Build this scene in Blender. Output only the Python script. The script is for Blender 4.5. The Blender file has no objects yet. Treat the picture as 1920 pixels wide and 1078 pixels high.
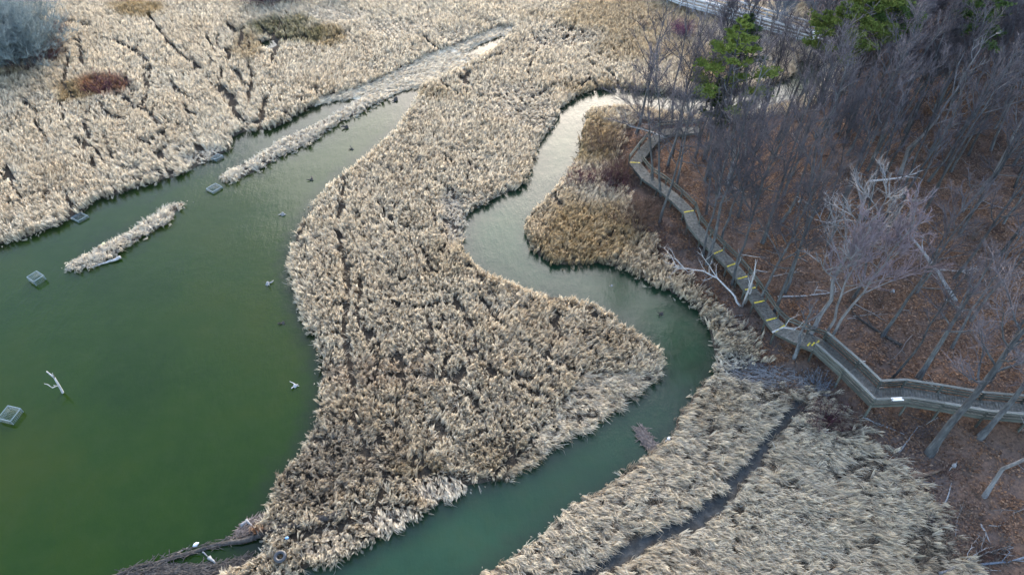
import bpy, bmesh, math, random
import numpy as np
from mathutils import Vector, Matrix

R = math.radians
S = bpy.context.scene
COL = S.collection

# ------------------------------------------------------------------ camera, sky, sun, exposure
CAM_H, PITCH, FPX = 42.0, R(46.8), 1423.0
cam = bpy.data.cameras.new('camera')
cam.sensor_width = 36.0
cam.lens = 36.0 * FPX / 1920.0
cam.clip_start, cam.clip_end = 0.5, 6000.0
camo = bpy.data.objects.new('camera', cam)
camo.location = (0, 0, CAM_H)
camo.rotation_euler = (math.pi / 2 - PITCH, 0, 0)
COL.objects.link(camo)
S.camera = camo

SUN_EL, SUN_AZ = R(26), R(4)          # azimuth measured from +Y towards +X
world = bpy.data.worlds.new('World')
S.world = world
world.use_nodes = True
wn = world.node_tree
sky = wn.nodes.new('ShaderNodeTexSky')
sky.sky_type = 'NISHITA'
sky.sun_disc = False
sky.sun_elevation = SUN_EL
sky.sun_rotation = SUN_AZ
sky.air_density = 1.0
sky.dust_density = 1.5
sky.ozone_density = 1.0
bg = wn.nodes['Background']
bg.inputs['Strength'].default_value = 0.15
wn.links.new(sky.outputs['Color'], bg.inputs['Color'])

sun = bpy.data.lights.new('sun', 'SUN')
sun.energy = 0.5
sun.angle = R(50)
sun.color = (1.0, 0.95, 0.88)
suno = bpy.data.objects.new('sun', sun)
sd = Vector((math.sin(SUN_AZ) * math.cos(SUN_EL), math.cos(SUN_AZ) * math.cos(SUN_EL), math.sin(SUN_EL)))
suno.rotation_euler = sd.to_track_quat('Z', 'Y').to_euler()
suno.location = (0, 60, 80)
COL.objects.link(suno)

S.view_settings.view_transform = 'Standard'
S.view_settings.look = 'None'
S.view_settings.gamma = 1
S.view_settings.use_curve_mapping = False
S.view_settings.exposure = 2.5

# ------------------------------------------------------------------ helpers: projection and noise
CP, SP = math.cos(PITCH), math.sin(PITCH)

def ray(px, py):
    x = (px - 960.0) / FPX
    y = (539.0 - py) / FPX
    return np.array([x, CP + y * SP, -SP + y * CP])

def at_z(px, py, z=0.0):
    d = ray(px, py)
    t = (z - CAM_H) / d[2]
    return np.array([d[0] * t, d[1] * t, z])

def project(x, y, z):
    """world arrays -> photograph pixels (1920 x 1078)"""
    zz = z - CAM_H
    depth = y * CP - zz * SP
    up = y * SP + zz * CP
    return 960 + FPX * x / depth, 539 - FPX * up / depth

def poly_w(pts, z=0.0):
    return np.array([at_z(a, b, z)[:2] for a, b in pts])

def inside(poly, X, Y):
    res = np.zeros(X.shape, bool)
    n = len(poly)
    for i in range(n):
        x0, y0 = poly[i]
        x1, y1 = poly[(i + 1) % n]
        if y0 == y1:
            continue
        c = ((Y < y0) != (Y < y1))
        xi = (x1 - x0) * (Y - y0) / (y1 - y0) + x0
        res ^= c & (X < xi)
    return res

def dist_line(pts, X, Y):
    best = np.full(X.shape, 1e9)
    for i in range(len(pts) - 1):
        ax, ay = pts[i]
        bx, by = pts[i + 1]
        dx, dy = bx - ax, by - ay
        L = dx * dx + dy * dy + 1e-9
        t = np.clip(((X - ax) * dx + (Y - ay) * dy) / L, 0, 1)
        best = np.minimum(best, np.hypot(X - ax - t * dx, Y - ay - t * dy))
    return best

_tab = np.random.RandomState(7).rand(8, 256, 256)

def vnoise(X, Y, scale, k=0):
    x, y = X / scale + 31.7 * k, Y / scale + 17.3 * k
    xi, yi = np.floor(x).astype(int), np.floor(y).astype(int)
    fx, fy = x - xi, y - yi
    fx = fx * fx * (3 - 2 * fx)
    fy = fy * fy * (3 - 2 * fy)
    t = _tab[k % 8]
    a, b = t[xi & 255, yi & 255], t[(xi + 1) & 255, yi & 255]
    c, d = t[xi & 255, (yi + 1) & 255], t[(xi + 1) & 255, (yi + 1) & 255]
    return (a * (1 - fx) + b * fx) * (1 - fy) + (c * (1 - fx) + d * fx) * fy

def fbm(X, Y, scale, k=0, octv=3):
    s, a, tot = 0, 1.0, 0
    for i in range(octv):
        s = s + a * vnoise(X, Y, scale / 2 ** i, k + i)
        tot += a
        a *= 0.55
    return s / tot

def smooth(a, b, v):
    t = np.clip((v - a) / (b - a), 0, 1)
    return t * t * (3 - 2 * t)

def box(a, n):
    for ax in (0, 1):
        p = [(0, 0), (0, 0)]
        p[ax] = (n + 1, n)
        c = np.cumsum(np.pad(a, p, mode='edge'), axis=ax)
        if ax == 0:
            a = (c[2 * n + 1:] - c[:-2 * n - 1]) / (2 * n + 1)
        else:
            a = (c[:, 2 * n + 1:] - c[:, :-2 * n - 1]) / (2 * n + 1)
    return a

# ------------------------------------------------------------------ outlines, traced on the ground
WEST_BANK = [(-260, 560), (0, 460), (40, 450), (90, 432), (130, 418), (165, 393), (158, 378), (200, 372), (260, 352),
             (330, 332), (370, 313), (400, 300), (442, 275), (436, 258), (455, 250), (500, 243), (545, 230), (560, 214), (600, 199), (640, 190)]
POND_TOP = [(690, 187), (720, 190), (745, 178), (785, 164)]
ISLAND_W = [(790, 166), (770, 200), (740, 240), (700, 280), (650, 317), (610, 350), (580, 388), (555, 428), (543, 462),
            (538, 500), (546, 545), (560, 580), (582, 622), (595, 662), (600, 700), (593, 740), (582, 795), (560, 850),
            (522, 890), (500, 915), (512, 938), (500, 965), (470, 980), (440, 1005), (432, 1018), (520, 998), (500, 1020), (488, 1042), (440, 1052), (380, 1085), (340, 1180)]
POND = WEST_BANK + POND_TOP + ISLAND_W + [(-100, 1600), (-700, 1300)]
STREAM_L = [(1170, 168), (1120, 171), (1085, 180), (1060, 200), (1040, 235), (1015, 270), (1000, 310), (990, 345), (960, 365),
            (915, 382), (880, 398), (878, 430), (868, 470), (905, 508), (960, 530), (1010, 547), (1060, 555), (1110, 568),
            (1160, 592), (1195, 622), (1228, 652), (1248, 680), (1238, 710), (1200, 735), (1150, 775), (1100, 805), (1050, 835),
            (1000, 868), (970, 890), (920, 910), (860, 925), (810, 955), (760, 985), (700, 1020), (650, 1050), (600, 1062), (555, 1080), (440, 1150)]
STREAM_R = [(1240, 205), (1180, 195), (1110, 200), (1092, 220), (1085, 260), (1075, 300), (1045, 350), (1010, 385), (980, 410), (985, 460),
            (1010, 490), (1040, 502), (1090, 500), (1120, 497), (1170, 508), (1220, 535), (1270, 560), (1300, 575), (1325, 610),
            (1335, 650), (1340, 690), (1310, 720), (1290, 750), (1265, 780), (1250, 825), (1205, 845), (1190, 870), (1130, 905),
            (1060, 950), (1000, 1000), (940, 1045), (890, 1080), (760, 1180)]
STREAM = STREAM_R[::-1] + [(1300, 215), (1420, 205), (1500, 185), (1545, 150), (1530, 120), (1500, 110), (1490, 140), (1420, 172),
                           (1300, 183), (1240, 176)] + STREAM_L + [(400, 1250)]
MAT_A = [(402, 338), (428, 347), (470, 328), (530, 298), (580, 272), (630, 238), (690, 205), (720, 190), (690, 187), (640, 206), (580, 240),
         (540, 258), (510, 274), (455, 304), (418, 324)]
MAT_B = [(100, 512), (140, 514), (190, 495), (232, 468), (280, 440), (330, 418), (330, 400), (368, 382), (366, 370), (330, 380), (285, 402), (225, 442),
         (150, 482)]
DELTA = [(590, 203), (640, 207), (700, 190), (745, 182), (790, 166), (835, 145), (895, 116), (945, 84), (966, 56), (935, 52), (870, 80), (790, 112), (720, 148), (660, 172), (600, 186)]
GLINT = [(868, 114), (885, 106), (920, 92), (945, 76), (957, 60), (945, 64), (915, 80), (880, 95)]
POOL = [(484, 92), (500, 94), (516, 90), (518, 82), (505, 76), (490, 78)]
DITCH = [(1060, 1090), (1150, 1050), (1230, 1010), (1300, 975), (1350, 940), (1400, 880), (1440, 828), (1470, 785), (1500, 752)]
WOOD = [(1830, 1120), (1775, 1020), (1700, 905), (1640, 850), (1560, 775), (1480, 735), (1420, 690), (1378, 622), (1340, 590), (1290, 553),
        (1250, 505), (1215, 462), (1180, 425), (1165, 385), (1130, 350), (1142, 300), (1160, 250), (1180, 222), (1300, 228), (1420, 215),
        (1520, 195), (1580, 130), (1560, 60), (1500, 30), (1480, -90)]
WOOD_POLY = WOOD + [(2350, -90), (2700, 1120)]
GOLD_BANK = [(1110, 200), (1092, 220), (1085, 260), (1075, 300), (1045, 350), (980, 410), (985, 460), (1010, 490), (1040, 502), (1120, 497), (1170, 508), (1270, 560),
             (1300, 575), (1325, 610), (1338, 660), (1420, 690), (1378, 622), (1340, 590), (1290, 553), (1250, 505), (1215, 462), (1180, 425),
             (1165, 385), (1130, 350), (1142, 300), (1160, 250), (1170, 200)]

W = {k: poly_w(v) for k, v in dict(pond=POND, stream=STREAM, mata=MAT_A, matb=MAT_B, delta=DELTA, glint=GLINT, pool=POOL,
                                   ditch=DITCH, wood=WOOD_POLY, woodedge=WOOD, gold=GOLD_BANK).items()}

# ------------------------------------------------------------------ terrain height on a grid
GX0, GX1, GY0, GY1, GS = -110.0, 150.0, 0.0, 150.0, 0.3
gx = np.arange(GX0, GX1 + 1e-6, GS)
gy = np.arange(GY0, GY1 + 1e-6, GS)
GXX, GYY = np.meshgrid(gx, gy, indexing='ij')
wig = 0.5
wx = GXX + (vnoise(GXX, GYY, 1.1, 1) - .5) * wig
wy = GYY + (vnoise(GXX, GYY, 1.1, 2) - .5) * wig
water = (inside(W['pond'], wx, wy) & ~inside(W['mata'], wx, wy) & ~inside(W['matb'], wx, wy)) | inside(W['stream'], wx, wy) | inside(W['pool'], wx, wy) | inside(W['glint'], wx, wy)
WM = water.astype(float)
WB = box(box(WM, 2), 1)
wood_in = inside(W['wood'], wx, wy)
wd = dist_line(W['woodedge'], GXX, GYY)
WD = np.where(wood_in, wd, -wd)
ditch_d = dist_line(W['ditch'], wx, wy)
MUD = np.maximum(1 - smooth(0.30, 0.46, ditch_d), .7 * np.clip(1.2 - np.hypot((GXX - at_z(1440, 705)[0]) / 3.6, (GYY - at_z(1440, 705)[1]) / 1.1), 0, 1))
HILL = 0.16 * np.maximum(0, WD - 1.0)
HILL = 8.0 * (1 - np.exp(-HILL / 8.0))
land_h = 0.14 + 0.16 * (fbm(GXX, GYY, 2.2, 3) - .5) + np.where(WD > 0, HILL + 0.5 * smooth(0, 6, WD) * (fbm(GXX, GYY, 5.0, 4) - .5), 0)
land_h = land_h - 0.10 * MUD
land_h = np.maximum(land_h, 0.02)
HT = land_h * (1 - smooth(.35, .65, WB)) + (-0.8) * smooth(.35, .65, WB)

def hgt(x, y):
    x = np.atleast_1d(np.asarray(x, float))
    y = np.atleast_1d(np.asarray(y, float))
    fx = np.clip((x - GX0) / GS, 0, len(gx) - 1.001)
    fy = np.clip((y - GY0) / GS, 0, len(gy) - 1.001)
    i, j = fx.astype(int), fy.astype(int)
    u, v = fx - i, fy - j
    return (HT[i, j] * (1 - u) + HT[i + 1, j] * u) * (1 - v) + (HT[i, j + 1] * (1 - u) + HT[i + 1, j + 1] * u) * v

def samp(A, x, y):
    i = np.clip(np.round((np.asarray(x) - GX0) / GS).astype(int), 0, len(gx) - 1)
    j = np.clip(np.round((np.asarray(y) - GY0) / GS).astype(int), 0, len(gy) - 1)
    return A[i, j]

def ground_at(px, py, off=0.0):
    """where the line of sight through a photograph pixel meets the terrain (raised by off)"""
    d = ray(px, py)
    t = np.linspace(25, 190, 1651)
    z = CAM_H + d[2] * t - (np.maximum(hgt(d[0] * t, d[1] * t), 0) + off)
    k = np.argmax(z < 0)
    if z[k] >= 0:
        k = len(t) - 1
    a, b = t[k - 1], t[k]
    tt = a + (b - a) * z[k - 1] / (z[k - 1] - z[k])
    return Vector((d[0] * tt, d[1] * tt, CAM_H + d[2] * tt))

def height_for(base, py):
    """height a plumb thing standing at base needs so that its top shows at photograph row py"""
    lo, hi = 0.2, 30.0
    for _ in range(40):
        m = (lo + hi) / 2
        if project(base.x, base.y, base.z + m)[1] > py:
            lo = m
        else:
            hi = m
    return lo

# ------------------------------------------------------------------ materials
def mat(name, rough=0.9, spec=0.2):
    m = bpy.data.materials.new(name)
    m.use_nodes = True
    nt = m.node_tree
    b = nt.nodes['Principled BSDF']
    b.inputs['Roughness'].default_value = rough
    b.inputs['Specular IOR Level'].default_value = spec
    return m, nt, b

def N(nt, t, **kw):
    n = nt.nodes.new(t)
    for k, v in kw.items():
        setattr(n, k, v)
    return n

def ramp(nt, fac, stops):
    r = N(nt, 'ShaderNodeValToRGB')
    e = r.color_ramp.elements
    e[0].position, e[0].color = stops[0][0], (*stops[0][1], 1)
    e[1].position, e[1].color = stops[-1][0], (*stops[-1][1], 1)
    for p, c in stops[1:-1]:
        x = e.new(p)
        x.color = (*c, 1)
    nt.links.new(fac, r.inputs['Fac'])
    return r.outputs['Color']

def noise(nt, scale, detail=4, rough=.6, coords=None, dim='3D'):
    n = N(nt, 'ShaderNodeTexNoise')
    n.inputs['Scale'].default_value = scale
    n.inputs['Detail'].default_value = detail
    n.inputs['Roughness'].default_value = rough
    if coords is not None:
        nt.links.new(coords, n.inputs['Vector'])
    return n.outputs['Fac']

def mixc(nt, fac, a, b, blend='MIX'):
    n = N(nt, 'ShaderNodeMix', data_type='RGBA', blend_type=blend)
    for sock, v in ((n.inputs[0], fac), (n.inputs[6], a), (n.inputs[7], b)):
        if isinstance(v, (int, float)):
            sock.default_value = v
        elif isinstance(v, tuple):
            sock.default_value = (*v, 1)
        else:
            nt.links.new(v, sock)
    return n.outputs[2]

def wpos(nt):
    return N(nt, 'ShaderNodeNewGeometry').outputs['Position']

def bump(nt, b, h, strength, dist):
    n = N(nt, 'ShaderNodeBump')
    n.inputs['Strength'].default_value = strength
    n.inputs['Distance'].default_value = dist
    nt.links.new(h, n.inputs['Height'])
    nt.links.new(n.outputs['Normal'], b.inputs['Normal'])
    return n

def m_ground():
    m, nt, b = mat('ground', .95, .1)
    P = wpos(nt)
    leafc = ramp(nt, noise(nt, 5.0, 8, .75, P), [(.28, (.038, .026, .020)), (.42, (.10, .064, .046)), (.55, (.165, .102, .070)), (.68, (.22, .13, .082)), (.8, (.29, .21, .155))])
    grey = ramp(nt, noise(nt, .22, 6, .65, P), [(.4, (0, 0, 0)), (.6, (1, 1, 1))])
    leafc = mixc(nt, grey, leafc, mixc(nt, .55, leafc, (.10, .08, .072)))
    thatch = ramp(nt, noise(nt, 7.0, 6, .7, P), [(.3, (.022, .017, .014)), (.5, (.050, .040, .030)), (.7, (.10, .08, .058))])
    mudc = ramp(nt, noise(nt, 2.5, 5, .6, P), [(.35, (.025, .027, .026)), (.65, (.06, .061, .058))])
    al = N(nt, 'ShaderNodeAttribute', attribute_name='leaf').outputs['Fac']
    am = N(nt, 'ShaderNodeAttribute', attribute_name='mud').outputs['Fac']
    ap = N(nt, 'ShaderNodeAttribute', attribute_name='pale').outputs['Fac']
    thatch = mixc(nt, ap, thatch, ramp(nt, noise(nt, 6.0, 6, .7, P), [(.3, (.36, .31, .225)), (.7, (.76, .68, .53))]))
    c = mixc(nt, am, mixc(nt, al, thatch, leafc), mudc)
    nt.links.new(c, b.inputs['Base Color'])
    mr = N(nt, 'ShaderNodeMapRange')
    mr.inputs['To Min'].default_value, mr.inputs['To Max'].default_value = .95, .28
    nt.links.new(am, mr.inputs['Value'])
    nt.links.new(mr.outputs['Result'], b.inputs['Roughness'])
    bump(nt, b, noise(nt, 9.0, 6, .7, P), .8, .06)
    return m

def m_water(name, stops, sc, angle, rip, murk, spec):
    m, nt, b = mat(name, .12, .5)
    b.inputs['IOR'].default_value = 1.333
    b.inputs['Specular IOR Level'].default_value = spec
    P = wpos(nt)
    base = ramp(nt, noise(nt, sc, 6, .62, P), stops)
    base = mixc(nt, ramp(nt, noise(nt, .9, 6, .7, P), [(.45, (0, 0, 0)), (.75, (.55, .55, .55))]), base, mixc(nt, .5, base, (.02, .034, .008)))
    sh = N(nt, 'ShaderNodeAttribute', attribute_name='shore').outputs['Fac']
    ad0 = N(nt, 'ShaderNodeMath', operation='MULTIPLY_ADD')
    nt.links.new(noise(nt, .8, 4, .6, P), ad0.inputs[0])
    ad0.inputs[1].default_value = .5
    nt.links.new(sh, ad0.inputs[2])
    base = mixc(nt, ramp(nt, ad0.outputs[0], [(.45, (0, 0, 0)), (.85, (.85, .85, .85))]), base, murk)
    nt.links.new(base, b.inputs['Base Color'])
    mp = N(nt, 'ShaderNodeMapping')
    mp.inputs['Rotation'].default_value = (0, 0, angle)
    mp.inputs['Scale'].default_value = (1, .3, 1)
    nt.links.new(P, mp.inputs['Vector'])
    n1 = noise(nt, 2.8, 4, .6, mp.outputs['Vector'])
    n2 = noise(nt, 6.0, 3, .6, P)
    ad = N(nt, 'ShaderNodeMath', operation='MULTIPLY_ADD')
    ad.inputs[1].default_value = .4
    nt.links.new(n2, ad.inputs[0])
    nt.links.new(n1, ad.inputs[2])
    gust = ramp(nt, noise(nt, .16, 4, .6, P), [(.35, (.25, .25, .25)), (.65, (1, 1, 1))])
    ml = N(nt, 'ShaderNodeMath', operation='MULTIPLY')
    nt.links.new(ad.outputs[0], ml.inputs[0])
    nt.links.new(gust, ml.inputs[1])
    bump(nt, b, ml.outputs[0], rip, .12)
    return m

def m_reed(name):
    m, nt, b = mat(name, .75, .25)
    tint = N(nt, 'ShaderNodeAttribute', attribute_name='tint', attribute_type='INSTANCER').outputs['Color']
    sh = N(nt, 'ShaderNodeAttribute', attribute_name='shade').outputs['Color']
    c = mixc(nt, 1.0, tint, sh, 'MULTIPLY')
    nt.links.new(c, b.inputs['Base Color'])
    tr = N(nt, 'ShaderNodeBsdfTranslucent')
    nt.links.new(c, tr.inputs['Color'])
    mx = N(nt, 'ShaderNodeMixShader')
    mx.inputs[0].default_value = .42
    nt.links.new(b.outputs[0], mx.inputs[1])
    nt.links.new(tr.outputs[0], mx.inputs[2])
    nt.links.new(mx.outputs[0], nt.nodes['Material Output'].inputs['Surface'])
    return m

def m_bark(name, c0, c1, c2, var=.35, scale=6.0, stretch=.25):
    m, nt, b = mat(name, .9, .15)
    tc = N(nt, 'ShaderNodeTexCoord').outputs['Object']
    mp = N(nt, 'ShaderNodeMapping')
    mp.inputs['Scale'].default_value = (1, 1, stretch)
    nt.links.new(tc, mp.inputs['Vector'])
    n = noise(nt, scale, 6, .65, mp.outputs['Vector'])
    c = ramp(nt, n, [(.3, c0), (.5, c1), (.72, c2)])
    rnd = N(nt, 'ShaderNodeObjectInfo').outputs['Random']
    mr = N(nt, 'ShaderNodeMapRange')
    mr.inputs['To Min'].default_value, mr.inputs['To Max'].default_value = 1 - var, 1 + var
    nt.links.new(rnd, mr.inputs['Value'])
    cc = N(nt, 'ShaderNodeVectorMath', operation='SCALE')
    nt.links.new(c, cc.inputs[0])
    nt.links.new(mr.outputs['Result'], cc.inputs['Scale'])
    nt.links.new(cc.outputs['Vector'], b.inputs['Base Color'])
    bump(nt, b, n, .6, .03)
    return m

M = {}
M['ground'] = m_ground()
M['pond'] = m_water('pond_water', [(.3, (.005, .018, .0008)), (.5, (.010, .026, .0008)), (.7, (.018, .030, .0008))], .07, R(10), .2, (.010, .015, .008), .30)
M['stream'] = m_water('stream_water', [(.3, (.006, .025, .011)), (.5, (.013, .039, .018)), (.7, (.025, .050, .022))], .10, R(35), .24, (.010, .019, .011), .43)
M['reed'] = m_reed('reed')
M['leaf'] = m_reed('fallen_leaf')
M['brush'] = m_reed('brushwood')
M['bark'] = m_bark('grey_bark', (.036, .036, .038), (.080, .079, .078), (.15, .152, .147))
M['twig'] = m_bark('purple_grey_twig', (.060, .051, .054), (.100, .087, .091), (.165, .146, .15))
M['palebark'] = m_bark('pale_bark', (.10, .094, .092), (.17, .16, .155), (.27, .255, .245), .1)
M['pinktwig'] = m_bark('pinkish_twig', (.13, .10, .105), (.195, .152, .158), (.27, .215, .22), .1)
M['whitewood'] = m_bark('bleached_wood', (.20, .185, .17), (.38, .355, .335), (.55, .52, .49), .1, 9)
M['greywood'] = m_bark('weathered_wood', (.13, .12, .115), (.23, .22, .21), (.36, .345, .33), .25, 9)
M['darkwood'] = m_bark('wet_dark_wood', (.025, .022, .02), (.055, .048, .042), (.10, .088, .078), .2, 7)
M['willow'] = m_bark('grey_green_twig', (.12, .15, .145), (.19, .225, .215), (.28, .32, .305), .15)
M['redtwig'] = m_bark('dark_red_twig', (.045, .018, .024), (.075, .03, .038), (.11, .05, .055), .2)
M['magtwig'] = m_bark('magenta_twig', (.07, .025, .05), (.11, .04, .075), (.15, .065, .105), .2)
M['browntwig'] = m_bark('brown_twig', (.07, .045, .035), (.12, .078, .055), (.19, .13, .085), .2)
M['mattwig'] = m_bark('matted_stalks', (.07, .055, .047), (.125, .10, .088), (.19, .16, .14), .1)
M['bluetwig'] = m_bark('blue_grey_twig', (.12, .13, .15), (.19, .205, .23), (.28, .30, .33), .15)
M['needle'] = m_bark('pine_needles', (.06, .078, .015), (.13, .155, .03), (.23, .25, .06), .25, 1.5, 1)
M['needledark'] = m_bark('dark_pine_needles', (.034, .055, .016), (.062, .095, .024), (.11, .14, .036), .2, 1.5, 1)
M['deck'] = m_bark('boardwalk_wood', (.06, .056, .048), (.115, .108, .092), (.18, .17, .148), .25, 5, 1)
M['rail'] = m_bark('railing_wood', (.035, .036, .03), (.075, .077, .064), (.15, .153, .132), .35, 5, 1)
M['caprail'] = m_bark('weathered_cap_rail', (.07, .07, .06), (.135, .136, .122), (.24, .24, .22), .3, 5, 1)
M['palerail'] = m_bark('pale_railing_wood', (.34, .35, .36), (.46, .47, .48), (.58, .59, .60), .1, 5, 1)
M['yellow'], _nt, _b = mat('yellow_paint', .6, .4)
_nt.links.new(ramp(_nt, noise(_nt, 9.0, 5, .7, wpos(_nt)), [(.38, (.16, .14, .09)), (.48, (.50, .38, .03)), (.65, (.68, .52, .03))]), _b.inputs['Base Color'])
M['white'] = mat('white_panel', .4, .5)[0]
M['white'].node_tree.nodes['Principled BSDF'].inputs['Base Color'].default_value = (.62, .64, .66, 1)
M['wire'] = mat('grey_wire', .5, .5)[0]
M['wire'].node_tree.nodes['Principled BSDF'].inputs['Base Color'].default_value = (.13, .17, .175, 1)
M['rubber'] = mat('black_rubber', .35, .5)[0]
M['rubber'].node_tree.nodes['Principled BSDF'].inputs['Base Color'].default_value = (.02, .022, .026, 1)
M['blueplastic'] = mat('blue_plastic', .35, .5)[0]
M['blueplastic'].node_tree.nodes['Principled BSDF'].inputs['Base Color'].default_value = (.16, .30, .46, 1)
M['yellowplastic'] = mat('pale_yellow_plastic', .4, .5)[0]
M['yellowplastic'].node_tree.nodes['Principled BSDF'].inputs['Base Color'].default_value = (.75, .70, .30, 1)

# ------------------------------------------------------------------ object helpers
def tag(o, label=None, cat=None, group=None, kind=None):
    if label: o['label'] = label
    if cat: o['category'] = cat
    if group: o['group'] = group
    if kind: o['kind'] = kind
    return o

def link(name, me, parent=None, loc=None):
    o = bpy.data.objects.new(name, me)
    COL.objects.link(o)
    if parent: o.parent = parent
    if loc is not None: o.location = loc
    return o

def thing(name, loc, label, cat, group=None, rz=0):
    o = link(name, None, None, loc)
    o.empty_display_size = .3
    o.rotation_euler = (0, 0, rz)
    return tag(o, label, cat, group)

class MB:
    """collects tubes and ribbons into one mesh"""
    def __init__(s):
        s.v, s.f, s.c = [], [], []
    def tube(s, pts, rad, sides=5, shade=1.0, cap=True):
        n0 = len(s.v)
        k = len(pts)
        prev = None
        for i, p in enumerate(pts):
            p = Vector(p)
            d = Vector(pts[min(i + 1, k - 1)]) - Vector(pts[max(i - 1, 0)])
            if d.length < 1e-6: d = Vector((0, 0, 1))
            d.normalize()
            if prev is None:
                a = d.cross(Vector((0.31, 0.77, 0.55)))
                if a.length < .05: a = d.cross(Vector((1, 0, 0)))
            else:
                a = prev - d * prev.dot(d)
            a.normalize()
            prev = a
            b = d.cross(a)
            r = rad[i] if hasattr(rad, '__len__') else rad
            for q in range(sides):
                t = 2 * math.pi * q / sides
                s.v.append(p + (a * math.cos(t) + b * math.sin(t)) * r)
        for i in range(k - 1):
            for q in range(sides):
                q2 = (q + 1) % sides
                s.f.append((n0 + i * sides + q, n0 + i * sides + q2, n0 + (i + 1) * sides + q2, n0 + (i + 1) * sides + q))
        if cap and sides > 2:
            s.f.append(tuple(n0 + q for q in range(sides))[::-1])
            s.f.append(tuple(n0 + (k - 1) * sides + q for q in range(sides)))
        s.c += [shade] * (len(s.v) - n0)
    def ribbon(s, pts, side, wid, shade=1.0):
        n0 = len(s.v)
        for p, w in zip(pts, wid):
            s.v.append(Vector(p) - side * w)
            s.v.append(Vector(p) + side * w)
        for i in range(len(pts) - 1):
            a = n0 + 2 * i
            s.f.append((a, a + 1, a + 3, a + 2))
        s.c += [shade] * (len(s.v) - n0)
    def cone(s, a, b, r, shade=1.0):
        n0 = len(s.v)
        a, b = Vector(a), Vector(b)
        d = (b - a).normalized()
        u = d.orthogonal().normalized()
        w = d.cross(u)
        for q in range(3):
            t = 2.0944 * q
            s.v.append(a + (u * math.cos(t) + w * math.sin(t)) * r)
        s.v.append(b)
        for q in range(3):
            s.f.append((n0 + q, n0 + (q + 1) % 3, n0 + 3))
        s.c += [shade] * 4
    def box(s, lo, hi):
        n0 = len(s.v)
        for z in (lo[2], hi[2]):
            for x, y in ((lo[0], lo[1]), (hi[0], lo[1]), (hi[0], hi[1]), (lo[0], hi[1])):
                s.v.append(Vector((x, y, z)))
        for f in ((3, 2, 1, 0), (4, 5, 6, 7), (0, 1, 5, 4), (1, 2, 6, 5), (2, 3, 7, 6), (3, 0, 4, 7)):
            s.f.append(tuple(n0 + i for i in f))
        s.c += [1.0] * 8
    def mesh(s, name, material, shade=False, smoothf=True):
        me = bpy.data.meshes.new(name)
        me.from_pydata([tuple(x) for x in s.v], [], s.f)
        me.materials.append(material)
        if smoothf:
            me.polygons.foreach_set('use_smooth', [True] * len(me.polygons))
        if shade:
            at = me.attributes.new('shade', 'FLOAT_COLOR', 'POINT')
            arr = np.ones((len(s.v), 4), np.float32)
            c = np.array([x if hasattr(x, '__len__') else (x, x, x) for x in s.c], np.float32)
            arr[:, :3] = c
            at.data.foreach_set('color', arr.ravel())
        me.update()
        return me

BOX = MB()
BOX.box((-.5, -.5, -.5), (.5, .5, .5))
_boxes = {}
def unit_box(m):
    if m not in _boxes:
        _boxes[m] = BOX.mesh('board_' + m, M[m], smoothf=False)
    return _boxes[m]

def beam(name, m, parent, a, b, w, h, up=Vector((0, 0, 1))):
    """a board from a to b (world), w wide across, h thick along up; child of parent"""
    a, b = Vector(a), Vector(b)
    x = b - a
    L = x.length
    x.normalize()
    y = up.cross(x)
    if y.length < 1e-4: y = Vector((0, 1, 0))
    y.normalize()
    z = x.cross(y)
    o = link(name, unit_box(m), parent)
    mt = Matrix((( x.x * L, y.x * w, z.x * h, 0), (x.y * L, y.y * w, z.y * h, 0), (x.z * L, y.z * w, z.z * h, 0), (0, 0, 0, 1)))
    o.location = (a + b) / 2 - parent.location
    rot = Matrix(((x.x, y.x, z.x), (x.y, y.y, z.y), (x.z, y.z, z.z)))
    o.rotation_euler = rot.to_euler()
    o.scale = (L, w, h)
    return o

# ------------------------------------------------------------------ ground sheet and water
def build_ground():
    d = 0.45
    xs = np.concatenate([[-4000, -1500, -600, -300, -180], np.arange(-109, 149, d), [190, 300, 600, 1500, 4000]])
    ys = np.concatenate([[-3000, -800, -200, -60, -20], np.arange(1, 149, d), [180, 300, 700, 1800, 5000]])
    X, Y = np.meshgrid(xs, ys, indexing='ij')
    Z = hgt(X.ravel(), Y.ravel())
    nx, ny = len(xs), len(ys)
    co = np.stack([X.ravel(), Y.ravel(), Z], 1).astype(np.float32)
    i = np.arange(nx - 1)[:, None] * ny + np.arange(ny - 1)[None]
    q = np.stack([i, i + ny, i + ny + 1, i + 1], -1).reshape(-1, 4)
    me = bpy.data.meshes.new('ground')
    me.vertices.add(len(co)); me.vertices.foreach_set('co', co.ravel())
    me.loops.add(q.size); me.loops.foreach_set('vertex_index', q.ravel().astype(np.int32))
    me.polygons.add(len(q)); me.polygons.foreach_set('loop_start', np.arange(0, q.size, 4, dtype=np.int32))
    me.polygons.foreach_set('use_smooth', np.ones(len(q), bool))
    me.update(calc_edges=True)
    x, y = co[:, 0], co[:, 1]
    for nm, arr in (('pale', inside(W['delta'], x, y).astype(float)), ('leaf', smooth(-.8, .9, samp(WD, x, y) + 1.6 * (fbm(x, y, 2.0, 5) - .5))), ('mud', np.clip(samp(MUD, x, y), 0, 1))):
        at = me.attributes.new(nm, 'FLOAT', 'POINT')
        at.data.foreach_set('value', np.asarray(arr, np.float32))
    me.materials.append(M['ground'])
    tag(link('ground', me), 'muddy marsh floor rising to a leaf-covered wooded slope', kind='structure')

build_ground()

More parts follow.
